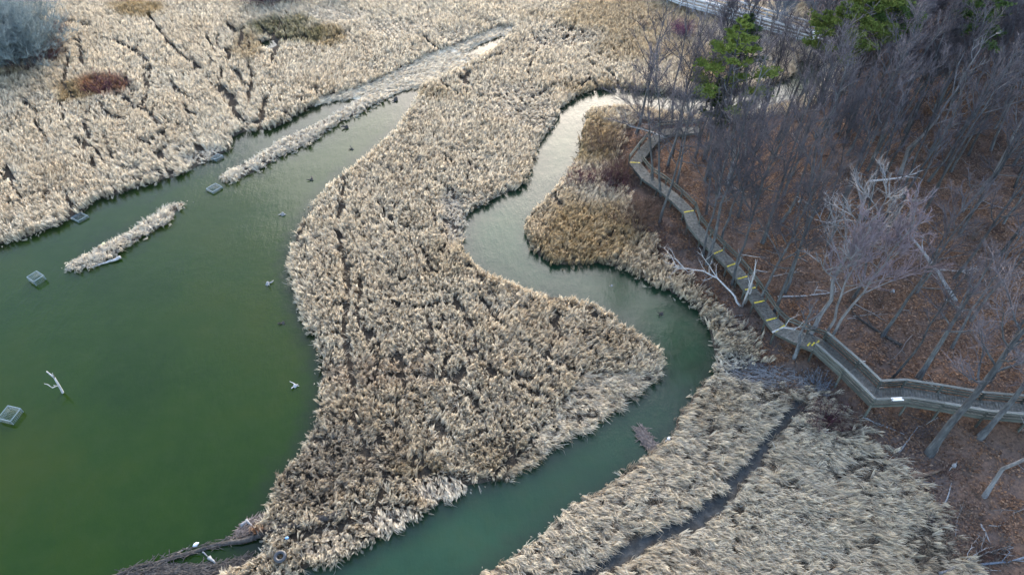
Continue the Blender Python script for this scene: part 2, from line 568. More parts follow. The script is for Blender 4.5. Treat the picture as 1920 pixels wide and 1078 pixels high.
SPLIT = [(1010, -60), (958, 50), (900, 200), (800, 320), (720, 480), (720, 640), (740, 800), (640, 960), (540, 1030), (420, 1100), (300, 1200)]
sw = poly_w(SPLIT)
SHORE = box(box(WM, 7), 5)
def water_sheet(name, poly, m, label):
    d = 0.9
    xs, ys = np.arange(-109, 149, d), np.arange(1, 130, d)
    X, Y = np.meshgrid(xs, ys, indexing='ij')
    ny = len(ys)
    ce = inside(np.array(poly), X[:-1, :-1] + d / 2, Y[:-1, :-1] + d / 2)
    i = (np.arange(len(xs) - 1)[:, None] * ny + np.arange(ny - 1)[None])[ce]
    q = np.stack([i, i + ny, i + ny + 1, i + 1], -1)
    u, inv = np.unique(q, return_inverse=True)
    x, y = X.ravel()[u], Y.ravel()[u]
    me = bpy.data.meshes.new(name)
    me.from_pydata(list(zip(x.tolist(), y.tolist(), [0.0] * len(u))), [], inv.reshape(-1, 4).tolist())
    at = me.attributes.new('shore', 'FLOAT', 'POINT')
    at.data.foreach_set('value', np.clip(1 - samp(SHORE, x, y), 0, 1).astype(np.float32))
    me.materials.append(m)
    me.update()
    tag(link(name, me), label, kind='structure')

water_sheet('pond_water', list(sw) + [(sw[-1][0], -5), (-120, -5), (-120, 140), (sw[0][0], 140)], M['pond'], 'still dark green pond water on the left')
water_sheet('stream_water', list(sw)[::-1] + [(sw[0][0], 140), (160, 140), (160, -5), (sw[-1][0], -5)], M['stream'], 'winding teal stream between the reeds')

# ------------------------------------------------------------------ instancing of uncountable plants
def scatter(name, protos, x, y, z, rot, scl, idx, tint, label, cat=None):
    col = bpy.data.collections.new(name + '_kinds')
    for i, me in enumerate(protos):
        col.objects.link(bpy.data.objects.new(f'{name}_kind_{i:02d}', me))
    me = bpy.data.meshes.new(name)
    n = len(x)
    me.vertices.add(n)
    me.vertices.foreach_set('co', np.stack([x, y, z], 1).astype(np.float32).ravel())
    for nm, ty, arr, key in (('rot', 'FLOAT_VECTOR', rot, 'vector'), ('scl', 'FLOAT_VECTOR', scl, 'vector'), ('tint', 'FLOAT_COLOR', np.concatenate([tint, np.ones((n, 1))], 1), 'color')):
        a = me.attributes.new(nm, ty, 'POINT')
        a.data.foreach_set(key, np.asarray(arr, np.float32).ravel())
    a = me.attributes.new('idx', 'INT', 'POINT')
    a.data.foreach_set('value', np.asarray(idx, np.int32))
    me.update()
    o = link(name, me)
    tag(o, label, cat, kind='stuff')
    ng = bpy.data.node_groups.new(name + '_scatter', 'GeometryNodeTree')
    ng.interface.new_socket('Geometry', in_out='INPUT', socket_type='NodeSocketGeometry')
    ng.interface.new_socket('Geometry', in_out='OUTPUT', socket_type='NodeSocketGeometry')
    gi, go = ng.nodes.new('NodeGroupInput'), ng.nodes.new('NodeGroupOutput')
    ci = ng.nodes.new('GeometryNodeCollectionInfo')
    ci.inputs['Collection'].default_value = col
    ci.inputs['Separate Children'].default_value = True
    ci.inputs['Reset Children'].default_value = True
    ip = ng.nodes.new('GeometryNodeInstanceOnPoints')
    ip.inputs['Pick Instance'].default_value = True
    def named(nm, ty):
        q = ng.nodes.new('GeometryNodeInputNamedAttribute')
        q.data_type = ty
        q.inputs['Name'].default_value = nm
        return q.outputs['Attribute']
    L = ng.links.new
    mp = ng.nodes.new('GeometryNodeMeshToPoints')
    L(gi.outputs[0], mp.inputs['Mesh'])
    L(mp.outputs['Points'], ip.inputs['Points'])
    L(ci.outputs[0], ip.inputs['Instance'])
    L(named('idx', 'INT'), ip.inputs['Instance Index'])
    L(named('rot', 'FLOAT_VECTOR'), ip.inputs['Rotation'])
    L(named('scl', 'FLOAT_VECTOR'), ip.inputs['Scale'])
    L(ip.outputs[0], go.inputs[0])
    md = o.modifiers.new('scatter', 'NODES')
    md.node_group = ng
    return o

rnd = random.Random(11)

def blade_clump(seed, tufts, n, R0, r, len0, len1, tilt, bend, w0, w1, bias=1.0, name='reed_clump'):
    """a few tight tufts of stalks and leaves side by side; the leaf tops all trail roughly the same way (+x)"""
    q = random.Random(seed)
    mb = MB()
    for _t in range(tufts):
        ca, cr = q.uniform(0, 6.283), R0 * math.sqrt(q.random())
        cx, cy = cr * math.cos(ca), cr * math.sin(ca)
        hs = q.uniform(.72, 1.18)
        ta, tt = q.gauss(0, .5), abs(q.gauss(0, .11))
        ts = q.choice((.62, .8, .92, 1.0, 1.0, 1.1))
        for _ in range(n):
            a = q.uniform(0, 6.283)
            rr = r * math.sqrt(q.random())
            p = Vector((cx + rr * math.cos(a), cy + rr * math.sin(a), -.06))
            out = a + q.gauss(0, .6)
            trail = ta + q.gauss(0, .35)
            th = abs(q.gauss(0, tilt))
            L = q.uniform(len0, len1) * hs
            bd = q.uniform(.2, 1) * bend
            pts = [p]
            segs = 3
            for k in range(segs):
                t = min(th + bd * (k / (segs - 1)) ** 1.4, 2.1)
                f = bias * k / (segs - 1)
                hx = (1 - f) * math.cos(out) + f * math.cos(trail)
                hy = (1 - f) * math.sin(out) + f * math.sin(trail)
                hl = math.hypot(hx, hy) + 1e-6
                p = p + Vector((math.sin(t) * hx / hl + tt * math.cos(ta), math.sin(t) * hy / hl + tt * math.sin(ta), math.cos(t))) * (L / segs)
                pts.append(p)
            sa = q.uniform(0, 6.283)
            side = Vector((math.cos(sa), math.sin(sa), q.uniform(-.3, .3)))
            w = q.uniform(w0, w1) / 2
            s = ts * q.uniform(.82, 1.1)
            wr = q.uniform(-.04, .08)
            mb.ribbon(pts, side, [w * .7, w, w * .9, w * .3], (s, s * (1 - abs(wr) * .5), s * (1 - wr)))
    return mb.mesh(name, M['reed'], True)

REEDS = [blade_clump(100 + i, 3, 7, .12, .022, .46, .80, .07, .24, .020, .038, .9) for i in range(8)] + \
        [blade_clump(200 + i, 3, 6, .12, .035, .45, .85, .14, .8, .020, .038, 1.0) for i in range(5)] + \
        [blade_clump(300 + i, 3, 6, .16, .06, .18, .42, .55, .9, .02, .04, .4) for i in range(4)]

PALE = np.array((.74, .665, .52)); STRAW = np.array((.63, .525, .37)); WHITE = np.array((.85, .775, .63))
GOLD = np.array((.42, .315, .165)); BROWN = np.array((.24, .175, .115)); OLIVE = np.array((.25, .225, .12)); RUST = np.array((.28, .15, .085))

# patches of other colour / other stature: pixel centre, radii, kind, strength
PATCH = [
    (1100, 440, 120, 70, 'gold', .8), (1200, 480, 70, 40, 'straw', .6), (1120, 250, 50, 60, 'gold', .8), (1010, 415, 40, 35, 'straw', .9), (1050, 380, 40, 35, 'straw', .8),
    (1180, 25, 170, 40, 'gold', .55), (1230, 75, 110, 40, 'gold', .5), (1330, 130, 60, 60, 'gold', .7), (540, 50, 75, 32, 'olive', .85), (470, 75, 40, 26, 'gold', .7), (605, 60, 40, 22, 'gold', .8),
    (265, 8, 60, 20, 'gold', .9), (145, 165, 50, 30, 'gold', 1.0), (190, 150, 55, 25, 'rust', .9), (60, 140, 110, 30, 'straw', .6), (100, 90, 24, 22, 'brown', .9), (20, 125, 60, 16, 'gold', .6),
    (640, 20, 60, 16, 'white', .9), (740, 45, 70, 22, 'white', .8), (880, 60, 60, 16, 'white', .6), (1040, 62, 60, 20, 'white', .8), (1090, 60, 40, 16, 'white', .6),
    (970, 195, 70, 40, 'white', .85), (1010, 215, 30, 25, 'white', .9), (850, 400, 30, 60, 'flat', .8), (900, 370, 60, 20, 'white', .7), (410, 290, 60, 25, 'flat', .9), (330, 325, 60, 16, 'white', .8),
    (120, 420, 70, 22, 'white', .6), (840, 905, 90, 28, 'lodge', 1.0), (740, 960, 60, 30, 'lodge', .8), (620, 1020, 90, 40, 'lodge', .5), (820, 795, 22, 18, 'bare', .9), (640, 850, 120, 70, 'brown', .36), (570, 895, 70, 50, 'brown', .3), (700, 760, 70, 50, 'straw', .3),
    (950, 850, 90, 35, 'gold', .35), (780, 870, 60, 25, 'gold', .55), (700, 690, 120, 25, 'rust', .22), (850, 470, 70, 50, 'gold', .35), (820, 170, 60, 22, 'gold', .45), (1120, 160, 80, 20, 'gold', .5),
    (1380, 680, 50, 28, 'flat', .8), (1460, 705, 70, 22, 'bare', .45), (1340, 740, 60, 50, 'straw', .7), (1560, 780, 50, 25, 'brown', .6), (1620, 860, 60, 40, 'sparse', .5),
    (1750, 1010, 60, 60, 'sparse', .6), (470, 985, 40, 16, 'rust', .9),
]
TRAILS = [[(640, 335), (632, 420), (650, 520), (640, 600), (657, 700), (660, 790), (692, 850), (722, 880), (702, 930), (690, 955), (620, 975), (540, 992)],
          [(722, 880), (760, 872), (800, 870)], [(840, 530), (884, 590), (890, 640), (862, 690), (850, 760)], [(900, 545), (950, 610), (1000, 640), (1090, 685)], [(800, 580), (812, 640), (808, 690)],
          [(1045, 570), (1048, 615)], [(880, 480), (960, 590)], [(690, 690), (780, 690), (850, 690)], [(275, 15), (300, 55), (335, 92), (372, 112)], [(208, 62), (240, 80), (268, 95)],
          [(143, 55), (146, 108)], [(150, 215), (158, 240), (150, 270)], [(186, 240), (205, 285)], [(55, 215), (90, 265)], [(280, 195), (292, 222)], [(228, 130), (242, 160)], [(440, 120), (455, 150)],
          [(1340, 740), (1320, 850), (1290, 900)], [(430, 240), (470, 215), (540, 195)], [(240, 325), (290, 305)], [(40, 350), (140, 345)], [(870, 640), (960, 700), (1040, 740)]]
TW = [poly_w(t, 1.2) for t in TRAILS]
TRW = [.20] * len(TW)
rr = random.Random(5)
for _ in range(120):
    if _ < 70: px, py = rr.uniform(0, 640), rr.uniform(10, 400)
    elif _ < 85: px, py = rr.uniform(700, 1200), rr.uniform(20, 160)
    else: px, py = rr.uniform(600, 1150), rr.uniform(330, 860)
    a = rr.uniform(.5, 2.0)
    far = py < 420
    pts = [(px, py)]
    for k in range(rr.randint(3, 10)):
        a += rr.gauss(0, .4)
        st = rr.uniform(8, 16) * (1 if far else 1.7)
        px, py = px + st * math.cos(a), py + st * math.sin(a) * (.8 if far else 1)
        pts.append((px, py))
    TW.append(poly_w(pts, .8))
    TRW.append(rr.uniform(.12, .22))

def build_reeds():
    rs = np.random.RandomState(3)
    sp = 0.165
    X, Y = np.meshgrid(np.arange(-92, 100, sp), np.arange(12, 122, sp), indexing='ij')
    X = (X + rs.uniform(-.5, .5, X.shape) * sp * 1.3).ravel()
    Y = (Y + rs.uniform(-.5, .5, Y.shape) * sp * 1.3).ravel()
    px, py = project(X, Y, 0.1)
    keep = (px > -170) & (px < 2080) & (py > -70) & (py < 1180)
    wbv = samp(WB, X, Y)
    keep &= (wbv < .38) | ((wbv < .62) & (rs.rand(*X.shape) < .10))
    wdist = samp(WD, X, Y)
    keep &= wdist + 1.6 * (fbm(X, Y, 2.0, 5) - .5) < rs.uniform(-.5, 1.2, X.shape)
    # the far side of the stream, under the grove, carries grass too
    keep &= samp(MUD, X, Y) < .35
    X, Y, px, py = X[keep], Y[keep], px[keep], py[keep]
    n = len(X)
    w = {}
    for cx, cy, rx, ry, kd, st in PATCH:
        d = np.hypot((px - cx) / rx, (py - 12 - cy) / ry) + .55 * (fbm(X, Y, 3.0, 6) - .5) * 2
        w[kd] = np.maximum(w.get(kd, 0), st * (1 - smooth(.55, 1.15, d)))
    g = lambda k: w.get(k, np.zeros(n))
    big, midn, fine = fbm(X, Y, 14, 0), fbm(X, Y, 3.0, 2), vnoise(X, Y, .75, 4)
    r = rs.rand(n)
    t = np.clip(.25 + 1.5 * (midn - .5) + .9 * (big - .5) + .5 * (r - .5), 0, 1)[:, None]
    tint = PALE * (1 - t) + STRAW * t
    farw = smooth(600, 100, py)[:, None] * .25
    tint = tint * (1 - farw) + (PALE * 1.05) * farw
    for k, c in (('straw', STRAW), ('gold', GOLD), ('olive', OLIVE), ('brown', BROWN), ('rust', RUST), ('white', WHITE), ('flat', WHITE * .92), ('lodge', WHITE * .95)):
        a = np.clip(g(k) * (0.75 + .5 * r), 0, 1)[:, None]
        tint = tint * (1 - a) + c * a
    near = smooth(700, 950, py)
    dark = (rs.rand(n) < .07)
    tint[dark] *= .6
    tint *= rs.uniform(.85, 1.12, n)[:, None]
    delta = inside(W['delta'], X, Y)
    mats = inside(W['mata'], X, Y) | inside(W['matb'], X, Y)
    south = (px > 850) & (py > 690) & (Y < at_z(900, 700)[1]) & (X > np.interp(Y, [20, 30, 40], [-3, 4, 11]))
    # edge reeds of the banks stand a little browner and shorter
    tint[delta] = tint[delta] * .15 + np.array((.86, .77, .60)) * .85
    # stature
    cell = .6 * vnoise(X, Y, .30, 4) + .4 * vnoise(X, Y, .6, 6)
    h = .68 + .34 * cell + .2 * (midn - .5) + .28 * rs.rand(n)
    h *= 1 - .45 * g('flat') - .35 * g('brown') - .2 * g('sparse')
    tilt = np.abs(rs.normal(0, .13, n)) + .05 + .16 * smooth(.5, .75, fbm(X, Y, 5.0, 7))
    phi = rs.uniform(-math.pi, math.pi, n)
    # prevailing lean of each bed
    lean_dir = np.full(n, R(-75.0)) + (big - .5) * 3.0 + (vnoise(X, Y, .8, 3) - .5) * 2.0
    phi = np.where(rs.rand(n) < .85, lean_dir + rs.normal(0, .45, n), phi)
    lod = np.clip(g('lodge') * 1.0 + g('white') * .6 + g('flat') * .8, 0, 1)
    s_l = np.where(south, .55, 0)
    tilt = tilt + lod * .75 + s_l * np.clip(.6 + 1.4 * (midn - .4), .2, 1.1)
    phi = np.where(south & (rs.rand(n) < .85), R(-42) + rs.normal(0, .35, n) + (midn - .5) * 1.4, phi)
    phi = np.where((g('lodge') > .3), R(-75) + rs.normal(0, .28, n), phi)
    phi = np.where((g('white') > .3), R(-100) + rs.normal(0, .45, n), phi)
    phi = np.where((g('flat') > .3), rs.uniform(-3.1, 3.1, n), phi)
    tilt = np.where(delta, 1.15 + rs.normal(0, .15, n), tilt)
    phi = np.where(delta, R(40) + np.where(rs.rand(n) < .5, 0, math.pi) + rs.normal(0, .4, n), phi)
    h = np.where(delta, h * .95, h)
    tilt = np.where(mats, .7 + rs.normal(0, .25, n), tilt)
    phi = np.where(mats, R(125) + np.where(rs.rand(n) < .5, 0, math.pi) + rs.normal(0, .8, n), phi)
    h = np.where(mats, h * .9, h)
    tint[mats] = tint[mats] * .35 + (WHITE * .9) * .65
    # gaps
    ok = np.ones(n, bool)
    near_trail = np.zeros(n, bool)
    for tw, tww in zip(TW, TRW):
        lo, hi = tw.min(0) - 1, tw.max(0) + 1
        sel = np.where((X > lo[0]) & (X < hi[0]) & (Y > lo[1]) & (Y < hi[1]))[0]
        if len(sel):
            d = dist_line(tw, X[sel], Y[sel]) + .16 * (vnoise(X[sel], Y[sel], .8, 1) - .5)
            near_trail[sel] |= d < tww * (.8 if tw[0][1] < 45 else 1.15 if tw[0][1] < 62 else 1.3)
    ok &= ~near_trail
    ok &= rs.rand(n) > g('bare')
    ok &= rs.rand(n) > g('sparse') * .75
    ok &= rs.rand(n) > g('olive') * .45
    hole = (cell < .27) & (rs.rand(n) < .6)
    hole |= south & (cell < .40) & (rs.rand(n) < .8)
    ok &= ~(delta & (rs.rand(n) < .12))
    # reeds whose tops would hang over open water stay shorter or are absent
    L = 0.66 * h
    for sc in (1.0, .6, .3):
        lean = L * np.sin(np.minimum(tilt, 1.4)) * .8
        tx, ty, tz = X + lean * np.cos(phi), Y + lean * np.sin(phi), .1 + L * .8 * np.cos(np.minimum(tilt, 1.4))
        qx, qy = project(tx, ty, tz)
        dz = ray_arr(qx, qy)
        bad = ((samp(WB, dz[0], dz[1]) > .55) | (samp(MUD, dz[0], dz[1]) > .6)) & ((samp(WB, X + (dz[0] - X) * .5, Y + (dz[1] - Y) * .5) > .2) | (samp(MUD, dz[0], dz[1]) > .6))
        if sc > .5:
            h = np.where(bad, h * .6, h)
            L = np.where(bad, L * .6, L)
        else:
            ok &= ~(bad & (rs.rand(n) < .75) & (samp(WB, X, Y) < .38))
    idx = rs.randint(0, 8, n)
    droop = (rs.rand(n) < .22 + .6 * (south | mats | delta))
    idx = np.where(droop, rs.randint(8, 13, n), idx)
    short = (g('bare') > .25) | (g('sparse') > .4)
    strayed = samp(WB, X, Y) >= .38
    h = np.where(strayed, h * .6, h)
    tilt = np.where(strayed, 1.1 + rs.normal(0, .3, n), tilt)
    low = (rs.rand(n) < .10) | (short & (rs.rand(n) < .6)) | hole
    idx = np.where(low, rs.randint(13, 17, n), idx)
    tint[low] = tint[low] * .25 + BROWN * .5
    west = (px + (py - 60) * 1.15 < 960) & ~mats & (py < 620) | (delta & (px < 800))
    west &= ~mats
    mata, matb = inside(W['mata'], X, Y), inside(W['matb'], X, Y)
    gold = inside(W['gold'], X, Y) & ~south
    cent = ~(west | mats | gold | south)
    z = np.maximum(hgt(X, Y), .02)
    rot = np.stack([np.zeros(n), tilt, phi], 1)
    scl = np.stack([h * rs.uniform(.85, 1.15, n)] * 2 + [h], 1)
    for nm, mk, lab in (('reed_bed', west, 'pale dry reed marsh with dark cracks, filling the top left beyond the pond'),
                        ('reed_bed', cent, 'pale dry reed bed between the green pond and the winding stream'),
                        ('reed_bed', south, 'leaning grey-white reeds on the near bank beside the narrow ditch'),
                        ('reed_bed', gold, 'golden brown reeds on the stream bank below the wood'),
                        ('reed_mat', mata, 'long pale reed mat in the pond running up to the far bank'),
                        ('reed_mat', matb, 'small pale reed mat with a bleached log along its side')):
        k = np.where(mk & ok)[0]
        scatter(nm, REEDS, X[k], Y[k], z[k], rot[k], scl[k], idx[k], tint[k], lab, 'reeds')

def ray_arr(px, py):
    x = (px - 960.0) / FPX
    y = (539.0 - py) / FPX
    dz = -SP + y * CP
    t = -CAM_H / dz
    return x * t, (CP + y * SP) * t

build_reeds()

# ------------------------------------------------------------------ leaf litter and undergrowth
def leaf_cluster(seed, n, r):
    q = random.Random(seed)
    mb = MB()
    for _ in range(n):
        a, d = q.uniform(0, 6.283), r * math.sqrt(q.random())
        p = Vector((d * math.cos(a), d * math.sin(a), q.uniform(.01, .08)))
        da = q.uniform(0, 6.283)
        u = Vector((math.cos(da), math.sin(da), q.uniform(-.4, .4)))
        s = Vector((-math.sin(da), math.cos(da), q.uniform(-.5, .5)))
        L, w = q.uniform(.08, .17), q.uniform(.03, .06)
        sh = q.choice([(.5, .45, .42), (.8, .72, .66), (1, 1, 1), (1.1, .95, .8), (1.4, 1.25, 1.05), (1.7, 1.7, 1.6)])
        mb.ribbon([p, p + u * L * .5 + Vector((0, 0, .015)), p + u * L], s, [w * .4, w, w * .2], sh)
    return mb.mesh('leaf_cluster', M['leaf'], True)

def twig_bush(seed, n, r, h, spread, rad, name='brush_clump', m='brush', fork=3):
    q = random.Random(seed)
    mb = MB()
    for _ in range(n):
        a = q.uniform(0, 6.283)
        d = r * q.random()
        p = Vector((d * math.cos(a), d * math.sin(a), -.1))
        da = a + q.gauss(0, .7)
        th = abs(q.gauss(0, spread))
        L = h * q.uniform(.6, 1.05)
        pts = [p]
        for k in range(3):
            t = th + q.uniform(-.12, .3)
            p = p + Vector((math.sin(t) * math.cos(da), math.sin(t) * math.sin(da), math.cos(t))) * (L / 3)
            pts.append(p)
            for _f in range(fork):
                f = Vector((q.gauss(0, .5), q.gauss(0, .5), q.uniform(.3, 1))).normalized()
                e = p + f * L * q.uniform(.12, .35)
                mb.cone(p, e, rad * .6, q.uniform(.7, 1.25))
        sh = q.uniform(.7, 1.25)
        mb.tube(pts, [rad, rad * .85, rad * .65, rad * .3], 3, sh, False)
    return mb.mesh(name, M[m], m == 'brush')

def build_floor():
    rs = np.random.RandomState(9)
    n = 60000
    X, Y = rs.uniform(8, 95, n), rs.uniform(12, 112, n)
    px, py = project(X, Y, hgt(X, Y))
    k = (samp(WD, X, Y) > .1) & (rs.rand(n) < .25 + 1.5 * (fbm(X, Y, 4.0, 6) - .15)) & (px < 2000) & (py > -20) & (py < 1130) & (samp(WB, X, Y) < .1)
    X, Y = X[k], Y[k]
    n = len(X)
    t = np.clip(fbm(X, Y, 3.0, 3) * 1.6 - .3 + rs.uniform(-.2, .2, n), 0, 1)[:, None]
    tint = np.array((.14, .10, .08)) * (1 - t) + np.array((.235, .135, .08)) * t
    scatter('leaf_litter', [leaf_cluster(i, 16, .42) for i in range(6)], X, Y, hgt(X, Y) + .01, np.stack([np.zeros(n), np.zeros(n), rs.uniform(0, 6.28, n)], 1),
            np.repeat(rs.uniform(.8, 1.3, n)[:, None], 3, 1), rs.randint(0, 6, n), tint, 'brown fallen leaves over the wooded slope', 'leaves')
    # low leafless brush: along the wood's edge and thinly over the slope
    n = 9000
    X, Y = rs.uniform(5, 95, n), rs.uniform(12, 112, n)
    wdv = samp(WD, X, Y)
    px, py = project(X, Y, hgt(X, Y))
    dens = np.where(wdv < 6, .55 * np.exp(-((wdv - 1.5) / 2.2) ** 2), 0) + .07
    dens *= .4 + 1.3 * fbm(X, Y, 4.0, 2)
    dens = np.where((px < 1330) & (wdv > 0) & (py < 480), dens + .35, dens)
    dens = np.where(py < 330, dens + .12, dens)
    k = (wdv > -1.2) & (rs.rand(n) < dens) & (samp(WB, X, Y) < .2) & (px < 2000) & (py < 1120) & (samp(MUD, X, Y) < .3)
    X, Y = X[k], Y[k]
    n = len(X)
    c = rs.randint(0, 4, n)
    cols = np.array([(.095, .075, .078), (.13, .095, .075), (.16, .145, .13), (.11, .06, .05)])
    scatter('undergrowth', [twig_bush(500 + i, 14, .25, 1.0, .45, .012) for i in range(5)], X, Y, np.maximum(hgt(X, Y), 0), np.stack([np.zeros(n), rs.normal(0, .12, n), rs.uniform(0, 6.28, n)], 1),
            np.repeat(rs.uniform(.55, 1.35, n)[:, None], 3, 1), rs.randint(0, 5, n), cols[c] * rs.uniform(.8, 1.2, n)[:, None], 'low leafless brush at the foot of the wood', 'undergrowth')

def stick(seed):
    q = random.Random(seed)
    mb = MB()
    L = q.uniform(.8, 2.2)
    p = Vector((-L / 2, 0, .05))
    pts = [p]
    for k in range(4):
        p = p + Vector((L / 4, q.gauss(0, .08), q.gauss(0, .03)))
        pts.append(p)
    r = q.uniform(.018, .035)
    mb.tube(pts, [r * (1 - .18 * i) for i in range(5)], 4)
    for k in range(3):
        a = pts[q.randint(1, 3)]
        mb.cone(a, a + Vector((q.uniform(.1, .5), q.gauss(0, .35), q.uniform(0, .15))), r * .6)
    return mb.mesh('fallen_stick', M['brush'], True)

def build_sticks():
    rs = np.random.RandomState(21)
    n = 1500
    X, Y = rs.uniform(8, 85, n), rs.uniform(12, 105, n)
    px, py = project(X, Y, hgt(X, Y))
    k = (samp(WD, X, Y) > .6) & (px < 2000) & (py > 0) & (py < 1120) & (samp(WB, X, Y) < .1)
    X, Y = X[k], Y[k]
    n = len(X)
    cols = np.array([(.30, .28, .26), (.20, .18, .165), (.10, .085, .08), (.42, .40, .38)])
    scatter('fallen_sticks', [stick(i) for i in range(6)], X, Y, hgt(X, Y) + .04, np.stack([np.zeros(n), rs.normal(0, .1, n), rs.uniform(0, 6.28, n)], 1),
            np.repeat(rs.uniform(.6, 1.6, n)[:, None], 3, 1), rs.randint(0, 6, n), cols[rs.randint(0, 4, n)], 'broken sticks and twigs strewn over the leafy slope', 'sticks')

build_floor()
build_sticks()

# ------------------------------------------------------------------ trees
def bare_tree(seed, H, r0, crown0=.35, spread=.3, limbs=16, dens=1.0, up=.5, bark='bark', twig='twig', stems=1, tw=1.0, wig=.02):
    """returns (trunk mesh, crown mesh): stems with main limbs, and the finer branching"""
    q = random.Random(seed)
    tb, cb = MB(), MB()
    for s in range(stems):
        sa = q.uniform(0, 6.283)
        lean = Vector((math.cos(sa), math.sin(sa), 0)) * ((.10 + .1 * q.random()) if stems > 1 else q.uniform(0, .05))
        n = 9
        Hs = H * (1 if s == 0 else q.uniform(.75, .95))
        pts, rad = [], []
        wx_ = wy_ = 0
        for i in range(n + 1):
            t = i / n
            wx_ += q.gauss(0, wig) * Hs / 4
            wy_ += q.gauss(0, wig) * Hs / 4
            pts.append(Vector((wx_, wy_, Hs * t - .25)) + lean * Hs * t)
            rad.append(r0 * ((1 - t) ** .8 * .88 + .05 + (.35 if i == 0 else 0)) * (1 if stems == 1 else .8))
        tb.tube(pts, rad, 7, 1, False)
        def on(t):
            f = t * n
            i = min(int(f), n - 1)
            return pts[i].lerp(pts[i + 1], f - i), rad[i] + (rad[i + 1] - rad[i]) * (f - i)
        nl = max(4, limbs // stems)
        for l in range(nl):
            t = crown0 + (1 - crown0) * ((l + q.random()) / nl) * .97
            p, r = on(t)
            az = l * 2.4 + q.uniform(-.5, .5)
            rel = (t - crown0) / (1 - crown0)
            L = spread * H * (1.0 - .62 * rel) * q.uniform(.65, 1.2)
            th = (1.15 - up * .75 * (0.4 + rel)) + q.gauss(0, .12)
            d = Vector((math.sin(th) * math.cos(az), math.sin(th) * math.sin(az), math.cos(th)))
            lp, lr = [p], [max(r * .5, .02)]
            m = 5
            for k in range(m):
                d = (d + Vector((q.gauss(0, .13), q.gauss(0, .13), q.gauss(.07, .08)))).normalized()
                lp.append(lp[-1] + d * L / m)
                lr.append(lr[0] * (1 - (k + 1) / m) ** .8 + .008)
            tb.tube(lp, lr, 4, 1, False)
            ns = int(6 * dens + 2)
            for b in range(ns):
                f = q.uniform(.2, 1.0) * m
                i = min(int(f), m - 1)
                bp = lp[i].lerp(lp[i + 1], f - i)
                ld = (lp[i + 1] - lp[i]).normalized()
                bd = (ld + Vector((q.gauss(0, .48), q.gauss(0, .48), q.gauss(.18, .32)))).normalized()
                bl = L * q.uniform(.3, .7) * (1.1 - .5 * f / m)
                p1 = bp + bd * bl * .5
                bd2 = (bd + Vector((q.gauss(0, .25), q.gauss(0, .25), q.gauss(.12, .2)))).normalized()
                p2 = p1 + bd2 * bl * .5
                cb.tube([bp, p1, p2], [.022 * tw, .015 * tw, .007 * tw], 3, 1, False)
                for c in range(int(5 * dens + 1)):
                    g = q.uniform(.15, 1)
                    cp = bp.lerp(p1, g * 2) if g < .5 else p1.lerp(p2, g * 2 - 1)
                    cd = (bd2 + Vector((q.gauss(0, .42), q.gauss(0, .42), q.gauss(.12, .32)))).normalized()
                    cl = bl * q.uniform(.3, .7)
                    e = cp + cd * cl
                    cb.cone(cp, e, .0105 * tw)
                    for x in range(int(2 * dens + .5)):
                        h = q.uniform(.3, .95)
                        xp = cp.lerp(e, h)
                        xd = (cd + Vector((q.gauss(0, .55), q.gauss(0, .55), q.gauss(.1, .4)))).normalized()
                        cb.cone(xp, xp + xd * cl * q.uniform(.35, .7), .0075 * tw)
    return tb.mesh('trunk', M[bark]), cb.mesh('crown', M[twig])

def plant(name, meshes, base, label, cat, group=None, scale=1.0, rz=0.0, tilt=(0, 0)):
    o = thing(name, base, label, cat, group)
    o.rotation_euler = (tilt[0], tilt[1], rz)
    o.scale = (scale, scale, scale)
    for nm, me in zip(('trunk', 'crown'), meshes):
        link(nm, me, o)
    return o

H0 = 13.0
WOODS = [bare_tree(20 + i, H0, rnd.uniform(.10, .16), rnd.uniform(.32, .52), rnd.uniform(.22, .36), rnd.randint(12, 20), rnd.uniform(.8, 1.15), rnd.uniform(.35, 1.05), wig=rnd.uniform(.015, .045), tw=1.0) for i in range(11)]
DENSE = [bare_tree(220 + i, H0, rnd.uniform(.10, .15), rnd.uniform(.3, .45), rnd.uniform(.27, .35), 20, 1.75, rnd.uniform(.4, .8), wig=.03, tw=1.1) for i in range(6)]
THIN = [bare_tree(60 + i, H0, .12, .45, .16, 11, .8, .9, wig=.04) for i in range(4)]
DEADT = [bare_tree(80 + i, H0, .16, .35, .22, 9, .25, .5, bark='palebark', twig='palebark', tw=1.6, wig=.05) for i in range(3)]

def tree_at(px, py, top, meshes, label, name='bare_tree', group=None, base_h=H0, rz=None, cat='tree', tilt=(0, 0)):
    b = ground_at(px, py)
    h = height_for(b, top)
    return plant(name, meshes, b, label, cat, group, h / base_h, rnd.uniform(0, 6.28) if rz is None else rz, tilt)

